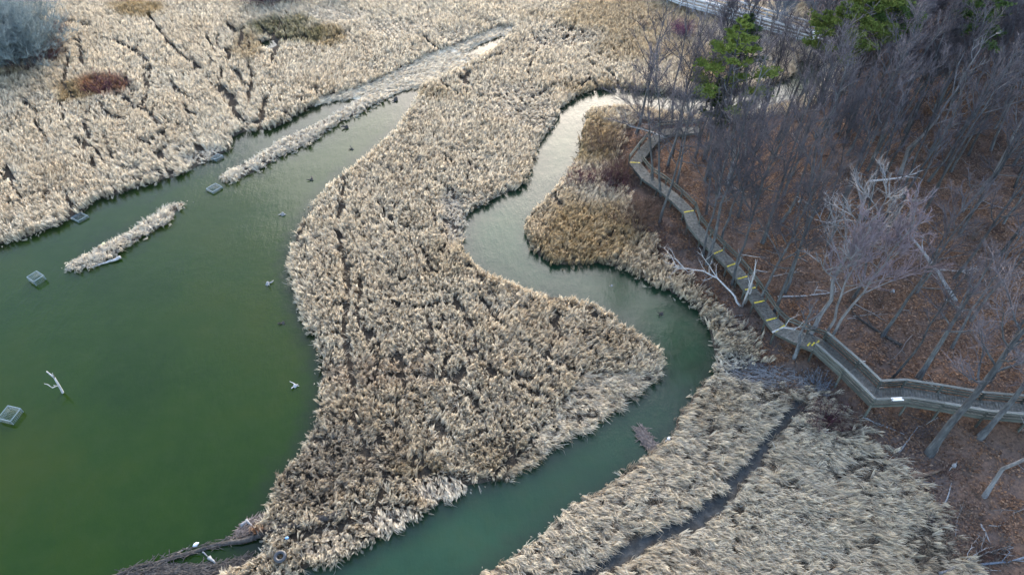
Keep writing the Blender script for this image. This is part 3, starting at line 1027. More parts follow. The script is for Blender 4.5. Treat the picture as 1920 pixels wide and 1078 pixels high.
# single trees one can point at
BIGS = [bare_tree(140 + i, H0, .22, .42, .27, 16, 1.2, .6, wig=.012) for i in range(3)]
BANKT = bare_tree(190, H0, .12, .35, .40, 20, 1.15, .6, wig=.02, tw=1.1)
HERO = [
    (1745, 850, 500, BIGS[0], 'thick trunked bare tree standing in front of the boardwalk near the right edge'),
    (1448, 592, 330, WOODS[1], 'slim bare tree growing right beside the lowest yellow-edged steps'),
    (1474, 545, 300, THIN[0], 'slim bare tree just behind the tree beside the yellow-edged steps'),
    (1337, 497, 205, WOODS[2], 'bare tree on the water side of the boardwalk behind the white fallen birch'),
    (1722, 708, 470, BIGS[1], 'crooked bare tree on open leaf-covered slope above the railed boardwalk'),
    (1668, 716, 500, THIN[1], 'slender bare tree just above the railed boardwalk corner'),
    (1836, 820, 560, BIGS[2], 'bare tree between the railed boardwalk and the right edge of the picture'),
    (1855, 925, 700, DEADT[0], 'dark leaning bare tree at the right edge below the boardwalk'),
    (1318, 478, 225, BANKT, 'wide crowned bare tree between the boardwalk steps and the shaded stream bend'),
    (1372, 535, 270, BANKT, 'wide crowned bare tree behind the dead snags beside the boardwalk steps'),
    (1425, 572, 300, BANKT, 'wide crowned bare tree leaning over the lowest boardwalk steps'),
    (1352, 452, 215, BANKT, 'bare tree just upslope of the middle yellow boardwalk steps'),
    (1600, 560, 300, THIN[2], 'thin bare tree in the middle of the leaf-covered slope'),
]
for a in HERO:
    tree_at(*a)

tree_at(1238, 368, 85, WOODS[3], 'tall dark bare tree beside the boardwalk bend, its crown over the upper stream', rz=0, tilt=(0, -.19))
tree_at(1222, 345, 110, bare_tree(191, H0, .12, .35, .36, 20, 1.4, .6, wig=.02), 'bare tree paired with the tall dark one above the upper stream bend', rz=0, tilt=(0, -.15))
pm = bare_tree(401, 11.0, .15, .40, .36, 14, .8, .55, 'palebark', 'palebark', 1, 1.5, .05)
tree_at(1502, 640, 345, pm, 'pale grey bare tree with long crooked limbs, rooted against the boardwalk platform', base_h=11.0)
pm = bare_tree(402, 12.0, .14, .42, .30, 26, 1.3, 1.0, 'palebark', 'pinktwig', 2, 1.5, .03)
tree_at(1553, 637, 362, pm, 'twin stemmed tree with a pinkish fan of twigs behind the boardwalk platform', base_h=12.0, rz=.4)
pm = bare_tree(403, 5.0, .13, .5, .3, 7, .5, .7, 'bark', 'twig', 1, 1.0, .06)
tree_at(1493, 668, 560, pm, 'small crooked tree leaning over the boardwalk platform from its water side', base_h=5.0)

# the wood: one object per tree
def build_wood():
    rs = random.Random(77)
    wp = W['wood']
    pts = []
    for o in COL.objects:
        if o.get('category') == 'tree':
            pts.append((o.location.x, o.location.y))
    def free(x, y, d):
        return all((x - a) ** 2 + (y - b) ** 2 > d * d for a, b in pts)
    cand = []
    tries = 0
    while len(cand) < 275 and tries < 40000:
        tries += 1
        px, py = rs.uniform(1180, 2080), rs.uniform(-60, 1080)
        if rs.random() > (1.0 if py < 330 else .55 if py < 470 else .36 if py < 560 else .18 if py < 720 else .10): continue
        if px < 1300 and rs.random() < .6: continue
        if 1560 < px < 1720 and 480 < py < 720 and rs.random() < .8: continue
        g = ground_at(px, py)
        if samp(WD, [g.x], [g.y])[0] < 1.5: continue
        if not free(g.x, g.y, 2.1 if py < 420 else 3.0): continue
        if BW_D(g.x, g.y) < 1.5: continue
        pts.append((g.x, g.y))
        cand.append((px, py, g))
    made = []
    for px, py, g in cand:
        k = rs.random()
        h = rs.uniform(9.5, 14.5)
        if k < .74: ms = rs.choice(DENSE if py < 240 else WOODS)
        elif k < .93: ms = rs.choice(THIN)
        else: ms = rs.choice(DEADT)
        if ms in DEADT:
            lab, grp = 'pale dead tree with few bare branches among the darker trees of the wood', 'pale dead trees in the wood'
        elif ms in THIN:
            lab, grp = 'slender leafless tree among the thicker trees of the hillside wood', 'slender trees of the hillside wood'
        elif py < 300:
            lab, grp = 'leafless purple-grey tree in the dense upper part of the hillside wood', 'trees of the upper hillside wood'
        else:
            lab, grp = 'leafless grey-brown tree in the lower part of the hillside wood', 'trees of the lower hillside wood'
        o = plant('bare_tree', ms, g, lab, 'tree', grp, h / H0, rs.uniform(0, 6.28), (rs.gauss(0, .05), rs.gauss(0, .05)))
        kindw = 'pale dead tree' if ms in DEADT else 'slender bare tree' if ms in THIN else 'bare tree'
        made.append((px, py, kindw, o))
    # a label of its own for every tree that a landmark picks out
    ORD = ['nearest', 'second nearest', 'third nearest', 'fourth nearest', 'fifth nearest']
    MARK = [(1502, 634, 'boardwalk platform'), (1640, 748, 'railed boardwalk corner'), (1745, 888, 'short barky log'), (1655, 627, 'long dark fallen trunk'),
            (1345, 522, 'white fallen birch'), (1755, 505, 'long leaning fallen trunk'), (1300, 420, 'uppermost yellow step'), (1190, 308, 'boardwalk bend'),
            (1312, 243, 'far end of the boardwalk'), (1855, 925, 'dark leaning right edge tree'), (1690, 380, 'pinkish fan of twigs'), (1500, 374, 'hooked white limb'), (1680, 335, 'long pale upper limb')]
    used = {}
    def best(rec):
        return min((math.hypot(rec[0] - m[0], (rec[1] - m[1]) * 1.3), i) for i, m in enumerate(MARK))
    for rec in sorted(made, key=lambda r: best(r)[0]):
        dd_, i = best(rec)
        if dd_ > 190 or rec[1] < 215: continue
        mx, my, mn = MARK[i]
        dx, dy = rec[0] - mx, rec[1] - my
        sd_ = ('right' if dx > 0 else 'left') if abs(dx) > abs(dy) else ('far side' if dy < 0 else 'near side')
        key = (i, sd_, rec[2])
        k = used.get(key, 0)
        used[key] = k + 1
        if k < 5:
            where = f'on the {sd_} of' if 'side' in sd_ else f'to the {sd_} of'
            rec[3]['label'] = f'{ORD[k]} {rec[2]} {where} the {mn}'
    # grove on the far side of the upper stream
    G = [(1290, 175, 60), (1318, 300, 160), (1385, 215, 60), (1410, 190, 50), (1440, 200, 75), (1460, 170, 40), (1480, 190, 80), (1395, 165, 70),
         (1505, 205, 70), (1425, 160, 30), (1452, 150, 30), (1535, 200, 60), (1300, 230, 100), (1345, 235, 100), (1490, 90, 10), (1540, 90, 0), (1465, 100, 20)]
    NUM = 'first second third fourth fifth sixth seventh eighth ninth tenth eleventh twelfth thirteenth fourteenth fifteenth sixteenth seventeenth'.split()
    for (px, py, top), nn in zip(sorted(G), NUM):
        tree_at(px, py, top, rs.choice(WOODS + THIN), f'bare tree, {nn} from the left in the grove along the upper stream by the pines', group='grove along the upper stream')

# ------------------------------------------------------------------ boardwalk
DECK = [  # px, py on the deck's middle, deck height above its ground, rails (left, right seen from its near end)
    (2010, 781, 1.1), (1920, 773, 1.1), (1840, 766, 1.1), (1760, 752, 1.1), (1695, 742, 1.15), (1638, 746, 1.2), (1590, 697, 1.2), (1535, 645, 1.2), (1508, 634, 1.2), (1462, 617, 1.1),
    (1446, 600, 1.0), (1424, 566, 1.0), (1407, 541, 1.0), (1392, 521, .95), (1372, 497, .95), (1347, 473, .9), (1322, 447, .9), (1300, 420, .9), (1292, 396, .85), (1268, 372, .8), (1240, 350, .75), (1212, 331, .7),
    (1190, 308, .65), (1207, 284, .65), (1226, 262, .65), (1242, 247, .65), (1275, 245, .65), (1312, 243, .65)]
DP = [ground_at(a, b, c) for a, b, c in DECK]
BWL = [(p.x, p.y) for p in DP]
def BW_D(x, y):
    return float(dist_line(BWL, np.array([x]), np.array([y]))[0])

def smooth_z(P, rounds=3):
    z = [p.z for p in P]
    for _ in range(rounds):
        z = [z[0]] + [(z[i - 1] + 2 * z[i] + z[i + 1]) / 4 for i in range(1, len(z) - 1)] + [z[-1]]
    return [Vector((p.x, p.y, zz)) for p, zz in zip(P, z)]

def walkway(root, P, widths, rails, wood='rail', deckm='deck', post_h=1.0, boards=4, post_gap=2.2):
    P = smooth_z(P)
    n = len(P)
    dirs = [(P[i + 1] - P[i]).normalized() for i in range(n - 1)]
    mit = []
    for i in range(n):
        a = dirs[max(i - 1, 0)]
        b = dirs[min(i, n - 2)]
        na, nb = Vector((-a.y, a.x, 0)).normalized(), Vector((-b.y, b.x, 0)).normalized()
        m = (na + nb).normalized()
        hw = (widths[i] if hasattr(widths, '__len__') else widths) / 2
        mit.append(m * min(hw / max(m.dot(na), .5), hw * 1.6))
    for i in range(n - 1):
        a, b = P[i], P[i + 1]
        al, ar, bl, br = a + mit[i], a - mit[i], b + mit[i + 1], b - mit[i + 1]
        L = (b - a).length
        mb = MB()
        k = max(1, int(L / .16))
        for j in range(k):      # planks with open joints between them
            t0, t1 = j / k + .06 / k, (j + 1) / k - .06 / k
            q = [al.lerp(bl, t0), al.lerp(bl, t1), ar.lerp(br, t1), ar.lerp(br, t0)]
            dz = Vector((0, 0, rnd.uniform(-.006, .006)))
            n0 = len(mb.v)
            for z in (-.04, 0):
                for c in q:
                    mb.v.append(c + dz + Vector((0, 0, z)) - root.location)
            for f in ((0, 1, 2, 3), (7, 6, 5, 4), (0, 4, 5, 1), (1, 5, 6, 2), (2, 6, 7, 3), (3, 7, 4, 0)):
                mb.f.append(tuple(n0 + c for c in f))
            mb.c += [1] * 8
        o = link('deck_planks', mb.mesh('deck_planks', M[deckm], smoothf=False), root)
        o['kind'] = 'stuff'
        dn = Vector((0, 0, -.14))
        for sa, sb, s in ((al, bl, 1), (ar, br, -1)):
            beam('joist', wood, root, sa + dn - mit[i] * .06 * s, sb + dn - mit[i + 1] * .06 * s, .08, .2)
            rl = rails[i]
            has = rl in (2, 3) if s > 0 else rl in (1, 3)
            thin = rl >= 10 and ((rl == 10 and s < 0) or (rl == 11 and s > 0))
            m = max(1, int(round(L / post_gap)))
            for j in range(m + (1 if i == n - 2 else 0)):
                p = sa.lerp(sb, j / m)
                gz = float(hgt(p.x, p.y)[0])
                top = p.z + (post_h - .03 if has or thin else -.05)
                beam('post', wood, root, (p.x, p.y, min(gz, 0.0 if gz < 0 else gz) - .4), (p.x, p.y, top), .11, .11, Vector((1, 0, 0)))
            if has:
                out = mit[i].normalized() * s * .075
                for c in range(boards):
                    zz = .14 + (post_h - .24) * c / max(boards - 1, 1)
                    beam('rail_board', wood, root, sa + out + Vector((0, 0, zz)), sb + out + Vector((0, 0, zz)), .035, .15)
                beam('cap_rail', 'caprail' if wood == 'rail' else wood, root, sa + out * .6 + Vector((0, 0, post_h)), sb + out * .6 + Vector((0, 0, post_h)), .17, .045)
            elif thin:
                for zz in (post_h, .5):
                    beam('handrail', wood, root, sa + Vector((0, 0, zz)), sb + Vector((0, 0, zz)), .09, .09)
    return P, mit

bwroot = thing('boardwalk', DP[7], 'grey wooden boardwalk with railings and yellow-edged steps running along the foot of the wood', 'boardwalk')
RAILS = [3, 3, 3, 3, 3, 3, 3, 10, 10, 10, 10, 10, 10, 10, 10, 10, 10, 10, 10, 10, 10, 10, 11, 11, 11, 11, 11]
BP, BM = walkway(bwroot, DP, [1.32] * 8 + [1.25, 1.1] + [.95] * 18, RAILS, post_h=.78, boards=3, post_gap=1.8)
for i in (9, 10, 11, 12, 13, 14, 15, 18, 22):         # yellow nosings across the deck
    p, m = BP[i], BM[i]
    beam('step_edge', 'yellow', bwroot, p + m * .86 + Vector((0, 0, .016)), p - m * .86 + Vector((0, 0, .016)), .10, .03)
for j, (u, v) in enumerate(((.3, .2), (.5, .45), (.15, -.3))):
    a = BP[7].lerp(BP[8], u)
    beam('step_edge', 'yellow', bwroot, a + BM[7] * (v + .25) + Vector((0, 0, .016)), a + BM[7] * (v - .3) + Vector((0, 0, .016)), .10, .03)

# information panel on the rail
p = BP[4].lerp(BP[5], .62) + BM[4].normalized() * 0
side = -1 if (BP[4] - BM[4]).y < (BP[4] + BM[4]).y else 1
ip_ = BP[4].lerp(BP[5], .5) + BM[4].normalized() * side * .86
pr = thing('information_panel', ip_ + Vector((0, 0, .9)), 'small white tilted information panel fixed to the railing near the boardwalk corner', 'sign')
dd = (BP[5] - BP[4]).normalized()
beam('panel', 'white', pr, ip_ - dd * .34 + Vector((0, 0, .92)), ip_ + dd * .34 + Vector((0, 0, .92)), .32, .03, Vector((0, .35, 1)))
for s in (-.3, .3):
    beam('bracket', 'greywood', pr, ip_ + dd * s + Vector((0, 0, .70)), ip_ + dd * s + Vector((0, 0, .98)), .06, .06, Vector((1, 0, 0)))

FD = [ground_at(a, b, 1.0) for a, b in ((1215, -28), (1285, 0), (1355, 20), (1430, 42), (1500, 62), (1560, 78))]
fr = thing('boardwalk', FD[2], 'distant boardwalk with pale railing at the top edge of the marsh', 'boardwalk')
walkway(fr, FD, 2.0, [3] * 5, 'palerail', 'deck', 1.0, 3, 1.6)

build_wood()

# ------------------------------------------------------------------ pines
def pine(seed, H, r0, c0, spread, needle='needle', boughs=30):
    q = random.Random(seed)
    tb, cb = MB(), MB()
    n = 7
    pts = [Vector((q.gauss(0, .08), q.gauss(0, .08), H * i / n - .2)) for i in range(n + 1)]
    tb.tube(pts, [r0 * (1 - .85 * i / n) for i in range(n + 1)], 7, 1, False)
    for b in range(boughs):
        t = c0 + (1 - c0) * (b / boughs) ** .9
        f = min(t * n, n - .01)
        p = pts[int(f)].lerp(pts[int(f) + 1], f - int(f))
        az = b * 2.4 + q.uniform(-.4, .4)
        rel = (t - c0) / (1 - c0)
        L = spread * (.45 + .75 * math.sin(math.pi * min(1, .25 + rel * .8))) * q.uniform(.55, 1.2) * (1.05 - .75 * rel)
        d = Vector((math.cos(az), math.sin(az), .15 + .5 * rel + q.gauss(0, .1))).normalized()
        e = p + d * L + Vector((0, 0, .12 * L))
        tb.tube([p, p.lerp(e, .5) - Vector((0, 0, .05)), e], [.05, .035, .015], 4, 1, False)
        for k in range(int(16 + L * 16)):
            g = 1.05 - abs(q.gauss(0, .24))
            c = p.lerp(e, g) + Vector((q.gauss(0, .2), q.gauss(0, .2), q.gauss(.04, .045))) * (L * .5)
            for s in range(9):
                nd = (d * .5 + Vector((q.gauss(0, .6), q.gauss(0, .6), q.gauss(.45, .4)))).normalized()
                sd_ = nd.orthogonal().normalized()
                ln = q.uniform(.16, .32)
                cb.ribbon([c, c + nd * ln * .6, c + nd * ln], sd_, [.02, .042, .006])
    return tb.mesh('trunk', M['bark']), cb.mesh('crown', M[needle])

for a in ((1326, 330, 30, 4, 2.9, .46, 'needle', 'bright green pine with layered boughs rising over the upper stream grove'),
          (1352, 255, 28, 9, 1.7, .66, 'needledark', 'dark green pine just behind the bright layered pine'),
          (1500, 290, 10, 5, 2.7, .68, 'needle', 'lone green pine crown poking out of the wood at top right'),
          (1545, 260, -35, 6, 2.7, .66, 'needle', 'broad dark pine cut by the top edge above the wood'),
          (1590, 250, -30, 10, 2.2, .68, 'needledark', 'second dark pine right of the broad one at the top edge'),
          (1745, 230, -20, 7, 2.4, .66, 'needledark', 'dark pine near the top right corner'),
          (1322, 300, 150, 8, 1.3, .5, 'needledark', 'small shaded pine below the bright layered pine')):
    b = ground_at(a[0], a[1])
    h = height_for(b, a[2])
    plant('pine_tree', pine(900 + a[3], h, .2, a[5], a[4], a[6]), b, a[7], 'tree')

# ------------------------------------------------------------------ shrubs and thickets
def shrub(px, py, h, r, m, label, n=120, spread=.6, rad=.016, name='shrub', cat='shrub', fork=4):
    b = ground_at(px, py)
    o = thing(name, b, label, cat)
    link('branches', twig_bush(int(px * 7 + py), n, r, h, spread, rad, 'branches', m, fork), o)
    return o

shrub(38, 108, 6.2, 2.6, 'willow', 'big grey-green leafless willow in the top left corner', 620, .55, .030, 'willow_tree', 'tree', 9)
shrub(-30, 70, 6.5, 2.6, 'willow', 'grey-green willow cut by the left edge behind the big one', 500, .55, .030, 'willow_tree', 'tree', 9)
shrub(60, 112, 2.2, 2.6, 'redtwig', 'dark red twiggy thicket at the foot of the big willow', 260, .7)
shrub(10, 108, 2.2, 2.4, 'redtwig', 'dark red twiggy thicket cut by the left edge under the willow', 220, .7)
shrub(104, 65, 1.9, 1.2, 'redtwig', 'small dark red shrub right of the big willow', 130, .6)
shrub(100, 98, 1.5, 1.3, 'browntwig', 'brown shrub at the right foot of the big willow', 130, .7)
shrub(195, 170, 1.4, 1.9, 'redtwig', 'reddish thicket in the pale reeds at upper left', 150, .7)
shrub(1278, 68, 1.7, .7, 'magtwig', 'round magenta shrub on the yellow grass near the far boardwalk', 220, .7)
shrub(1203, 56, 1.1, .4, 'browntwig', 'small brown shrub left of the magenta one', 60, .6)
shrub(1085, 345, 1.4, 1.1, 'redtwig', 'dark reddish shrub on the stream bank below the boardwalk bend', 120, .7)
shrub(1140, 345, 1.7, 1.6, 'redtwig', 'dark shrub between the reddish bank shrub and the boardwalk', 160, .7)
shrub(1130, 275, 1.8, 1.6, 'browntwig', 'brown twiggy shrub on the point inside the stream bend', 160, .6)
shrub(1165, 330, 1.6, 1.5, 'browntwig', 'brown shrub touching the boardwalk bend', 150, .7)
shrub(1195, 410, 1.9, 1.7, 'browntwig', 'greyish brown shrub below the boardwalk under the bare trees', 160, .6)
shrub(1550, 790, 1.2, 1.2, 'redtwig', 'dark low shrub between the ditch end and the boardwalk corner', 140, .8)
shrub(1480, 745, .9, .9, 'browntwig', 'greyish brush lying on the mud at the ditch end', 90, 1.1)
shrub(1530, 720, .9, .8, 'bluetwig', 'grey brush on the mud under the boardwalk rails', 80, 1.1)
for px, py, h, m, lab in ((1450, 60, 6.5, 'bluetwig', 'pale blue-grey leafless willow beside the far boardwalk'), (1520, 50, 6.0, 'bluetwig', 'blue-grey leafless willow right of the far boardwalk'),
                          (1395, 20, 5.0, 'bluetwig', 'blue-grey bush behind the far boardwalk rail'), (1800, 75, 5.5, 'pinktwig', 'pale pinkish bush at the top of the wood'),
                          (1850, 70, 5.0, 'bluetwig', 'pale bluish bush by the pinkish one at the top of the wood'), (1480, 0, 5.0, 'bluetwig', 'blue-grey bush at the top edge over the far boardwalk')):
    wm = bare_tree(int(px), h, .12, .12, .5, 26, 1.4, .7, m, m, 3, 1.4, .05)
    plant('willow_tree', wm, ground_at(px, py), lab, 'tree', None, 1.0, px)
for px, py, h, m, lab in ((500, 5, 2.6, 'redtwig', 'dark purple thicket at the top edge above the olive reeds'), (560, -4, 2.4, 'redtwig', 'purple thicket cut by the top edge, middle of three'),
                          (640, -12, 2.4, 'redtwig', 'purple thicket cut by the top edge, nearest the white lodged reeds'), (515, -2, 3.0, 'willow', 'grey-green bush between the purple thickets at the top edge')):
    shrub(px, py, h, 2.2, m, lab, 220, .6)
tm = bare_tree(733, 6.0, .07, .3, .22, 9, .5, .6)
tree_at(1160, 28, -8, tm, 'lone small bare sapling on the yellow grass at the top edge', base_h=6.0)
tree_at(262 + 200, 22, -25, tm, 'thin bare sapling at the top edge above the pale reeds', base_h=6.0)

# ------------------------------------------------------------------ dead wood, logs and stumps
def limb_path(pts, r, q, j=.06):
    out = []
    for a, b in zip(pts[:-1], pts[1:]):
        for k in range(3):
            out.append(a.lerp(b, k / 3) + Vector((q.gauss(0, j), q.gauss(0, j), q.gauss(0, j * .5))) * (1 if out else 0))
    out.append(pts[-1])
    return out, [r * (1 - .72 * i / (len(out) - 1)) for i in range(len(out))]

def log_thing(name, label, cat, pix, r, m, z=None, branches=0, seed=1, blen=1.0, group=None):
    """a log or fallen tree lying along photograph points; z lifts each point above the ground"""
    q = random.Random(seed)
    P = [ground_at(a, b, (z[i] if z else r * .7)) for i, (a, b) in enumerate(pix)]
    o = thing(name, P[0], label, cat, group)
    rel = [p - P[0] for p in P]
    pts, rad = limb_path(rel, r, q, r * .25)
    mb = MB(); mb.tube(pts, rad, 7)
    link('trunk', mb.mesh('trunk', M[m]), o)
    if branches:
        for k in range(branches):
            t = q.uniform(.35, .98) * (len(pts) - 1)
            i = min(int(t), len(pts) - 2)
            p = pts[i].lerp(pts[i + 1], t - i)
            d = ((pts[i + 1] - pts[i]).normalized() + Vector((q.gauss(0, .7), q.gauss(0, .7), q.uniform(0, .7)))).normalized()
            L = blen * q.uniform(.5, 1.2)
            c = MB()
            e1 = p + d * L * .5
            d2 = (d + Vector((q.gauss(0, .4), q.gauss(0, .4), q.gauss(.1, .3)))).normalized()
            e2 = e1 + d2 * L * .5
            c.tube([p, e1, e2], [r * .35, r * .25, r * .08], 4)
            for s in range(4):
                g = q.uniform(.3, 1)
                sp_ = e1.lerp(e2, g)
                c.cone(sp_, sp_ + (d2 + Vector((q.gauss(0, .6), q.gauss(0, .6), q.gauss(0, .5)))).normalized() * L * .4, r * .16)
            link('branch', c.mesh('branch', M[m]), o)
    return o

log_thing('fallen_birch', 'white fallen birch with a forked crown hanging out over the stream bank', 'fallen tree',
          [(1388, 574), (1372, 548), (1345, 522), (1318, 508), (1290, 504), (1262, 500)], .085, 'whitewood', [.3, 1.0, 1.6, 1.9, 2.0, 2.1], 13, 5, 1.6)
log_thing('fallen_birch', 'white branch rising from the fallen birch towards the boardwalk trees', 'fallen tree', [(1345, 522), (1330, 498), (1315, 478)], .045, 'whitewood', [1.5, 2.3, 3.2], 5, 6, .7)
for px, py, top, m, lab, sd_ in ((1391, 575, 488, 'whitewood', 'white upright dead snag, tallest by the fallen birch', 1), (1396, 570, 500, 'greywood', 'pinkish dead snag just right of the white one by the boardwalk', 2),
                                 (1372, 530, 468, 'greywood', 'grey dead snag left of the white one by the boardwalk', 3)):
    b = ground_at(px, py); h = height_for(b, top)
    q = random.Random(sd_)
    o = thing('dead_snag', b, lab, 'dead tree')
    mb = MB()
    mb.tube([Vector((0, 0, -.2)), Vector((q.gauss(0, .08), .03, h * .35)), Vector((q.gauss(0, .1), 0, h * .7)), Vector((q.gauss(-.1, .15), .1, h))], [.085, .07, .05, .015], 6)
    link('trunk', mb.mesh('trunk', M[m]), o)
    for k in range(4):
        p = Vector((0, 0, h * q.uniform(.4, .95)))
        c = MB(); e = p + Vector((q.gauss(0, .6), q.gauss(0, .4), q.uniform(.1, .7)))
        c.tube([p, p.lerp(e, .5) + Vector((0, 0, -.05)), e], [.03, .022, .008], 4)
        link('branch', c.mesh('branch', M[m]), o)

LOGS = [
    ('white fallen log lying behind the two slim trees on the slope', [(1458, 556), (1500, 556), (1540, 551), (1572, 546)], .075, 'whitewood', 3),
    ('pale fallen limbs hanging over the bank left of the tall dark tree', [(1246, 258), (1215, 245), (1185, 238), (1152, 226)], .10, 'greywood', 9),
    ('long dark fallen trunk lying across the open leaf-covered slope', [(1690, 648), (1655, 627), (1615, 600), (1585, 572)], .15, 'darkwood', 2),
    ('long grey leaning trunk fallen across the slope right of the pinkish tree', [(1792, 565), (1760, 512), (1722, 460), (1690, 420)], .16, 'greywood', 6),
    ('short barky log lying on brown leaves in the lower right', [(1706, 895), (1745, 888), (1776, 880)], .17, 'browntwig', 0),
    ('small pale cut log on the leaves above the railed boardwalk', [(1604, 680), (1623, 677)], .15, 'whitewood', 0),
    ('long thin pole lying below the boardwalk corner', [(1618, 782), (1650, 795), (1698, 815)], .06, 'greywood', 0),
    ('curved yellowish branch on the leaves below the railed boardwalk', [(1684, 850), (1706, 820), (1722, 799), (1740, 797)], .06, 'greywood', 1),
    ('pale stick propped on the leaves in the lower right', [(1768, 950), (1778, 930), (1784, 905)], .07, 'greywood', 0),
    ('pale broken branch stuck in the brush in the bottom right corner', [(1838, 982), (1848, 1000), (1858, 1020)], .07, 'greywood', 0),
    ('long grey fallen branch in the bottom right corner', [(1760, 1074), (1800, 1060), (1850, 1035), (1900, 1026)], .09, 'greywood', 6),
    ('grey fallen branch nearest the bottom right corner', [(1838, 1058), (1890, 1052), (1940, 1040)], .08, 'bluetwig', 5),
    ('curved pale branch on the leaves between stream and steps', [(1362, 604), (1380, 592), (1402, 590)], .06, 'greywood', 0),
    ('thin brown pole on the leaves between stream bend and platform', [(1366, 626), (1388, 620), (1410, 612)], .06, 'darkwood', 0),
    ('pale fallen branch over the boardwalk platform', [(1448, 623), (1468, 614), (1492, 618)], .07, 'whitewood', 3),
    ('dark long pole lying on the mud at the ditch end', [(1460, 713), (1510, 716), (1560, 714)], .06, 'darkwood', 0),
    ('pale pole lying on the mud below the boardwalk', [(1508, 718), (1535, 730), (1558, 740)], .06, 'greywood', 0),
    ('dark rotten log in the brush below the boardwalk steps', [(1170, 432), (1200, 430), (1225, 438)], .14, 'darkwood', 2),
    ('white broken limb hooked in the trees above the slope', [(1498, 380), (1503, 374), (1494, 369)], .08, 'whitewood', 0),
    ('pale arched limb among the trees at right', [(1768, 560), (1790, 568), (1805, 585)], .07, 'whitewood', 2),
    ('white forked limb lying high on the slope', [(1760, 505), (1790, 508), (1815, 512)], .08, 'whitewood', 7),
    ('long pale limb in the upper wood', [(1630, 340), (1680, 335), (1720, 325)], .08, 'whitewood', 5),
]
for i, (lab, pix, r, m, nb) in enumerate(LOGS):
    zz = None
    if 'pale fallen limbs' in lab: zz = [2.5, 1.6, 1.3, 1.5]
    if 'platform' in lab and 'white' in m: zz = [1.6, 1.7, 1.6]
    if 'hooked' in lab: zz = [5, 5.2, 5.6]
    if 'upper wood' in lab: zz = [6, 6.3, 6.8]
    if 'leaning trunk' in lab: zz = [.3, 1.2, 2.2, 3.2]
    log_thing('fallen_log' if nb < 3 else 'fallen_tree', lab, 'log' if nb < 3 else 'fallen tree', pix, r, m, zz, nb, 40 + i, 1.3)

# the long drift log that closes the pond at bottom left
log_thing('drift_log', 'long dark waterlogged trunk closing off the pond at bottom left', 'log', [(640, 962), (590, 975), (540, 985), (490, 1000), (430, 1016), (330, 1042), (220, 1078), (160, 1098)], .26, 'darkwood', [.2, .16, .14, .1, .05, .03, .05, .05], 6, 3, .8)
log_thing('drift_log', 'bleached log with a root fork along the side of the small reed mat', 'log', [(226, 482), (212, 488), (190, 494), (165, 502)], .13, 'whitewood', [.2, .12, .08, .04], 3, 4, .5)
for lab, pix, r in (('pale broken plank sticking out of the debris on the pond spit', [(452, 985), (470, 972)], .12), ('second pale stick lying across the debris on the pond spit', [(462, 974), (474, 988)], .10),
                    ('long thin stick standing out of the drift log', [(322, 1042), (352, 1026)], .05), ('short pale log in the dark shallows below the drift log', [(392, 1044), (404, 1056)], .13),
                    ('thin forked stick between drift log and short pale log', [(380, 1034), (392, 1044)], .05)):
    log_thing('driftwood', lab, 'driftwood', pix, r, 'greywood', None, 0, int(pix[0][0]))

def stump(px, py, s, m, label, seed, prongs=5):
    q = random.Random(seed)
    b = ground_at(px, py); b.z = -.05
    o = thing('tree_stump', b, label, 'stump')
    mb = MB()
    mb.tube([Vector((0, 0, -.4)), Vector((0, 0, .1 * s)), Vector((.06 * s, .03, .35 * s)), Vector((.1 * s, .05 * s, .5 * s))], [.34 * s, .28 * s, .2 * s, .08 * s], 8)
    link('stump_body', mb.mesh('stump_body', M[m]), o)
    for k in range(prongs):
        a = q.uniform(0, 6.283)
        e = Vector((math.cos(a), math.sin(a), q.uniform(-.1, .8))) * s * q.uniform(.3, .95)
        w = q.uniform(.05, .1)
        c = MB(); c.tube([Vector((0, 0, .15 * s)), e * .55 + Vector((q.gauss(0, .08), q.gauss(0, .08), .12)) * s, e], [w * 1.3 * s, w * s, w * .4 * s], 5)
        link('root', c.mesh('root', M[m]), o)
    return o

for i, a in enumerate(((553, 724, .5, 'whitewood', 'white star-shaped root stump nearest the reed bank in the pond'), (530, 403, .6, 'greywood', 'grey stump in the pond off the bulge of the reed bank'),
                       (502, 533, .6, 'greywood', 'grey stump in the pond left of the widest bulge of reeds'), (531, 606, .45, 'darkwood', 'nearly sunken dark stump in the pond between two pale ones'),
                       (584, 338, .5, 'darkwood', 'dark stump in the pond where the reed bank bends'), (650, 240, .65, 'darkwood', 'dark stump in the upper pond close to the long reed mat'),
                       (660, 281, .4, 'darkwood', 'low dark stump in the upper pond near the reed bank'), (742, 188, .8, 'darkwood', 'dark forked stump at the far end of the pond'),
                       (1240, 589, .5, 'darkwood', 'sunken dark snag in the shaded stream bend'), (1147, 536, .3, 'greywood', 'small grey snag in the stream before the shaded bend'),
                       (1788, 874, .5, 'greywood', 'broken grey stump on brown leaves beside the short barky log'), (1674, 547, .42, 'greywood', 'low grey stump on the open leaf-covered slope'))):
    o = stump(*a, 30 + i, 4 if i else 6)
    if i >= 10:
        o.location.z = float(hgt(o.location.x, o.location.y)[0])

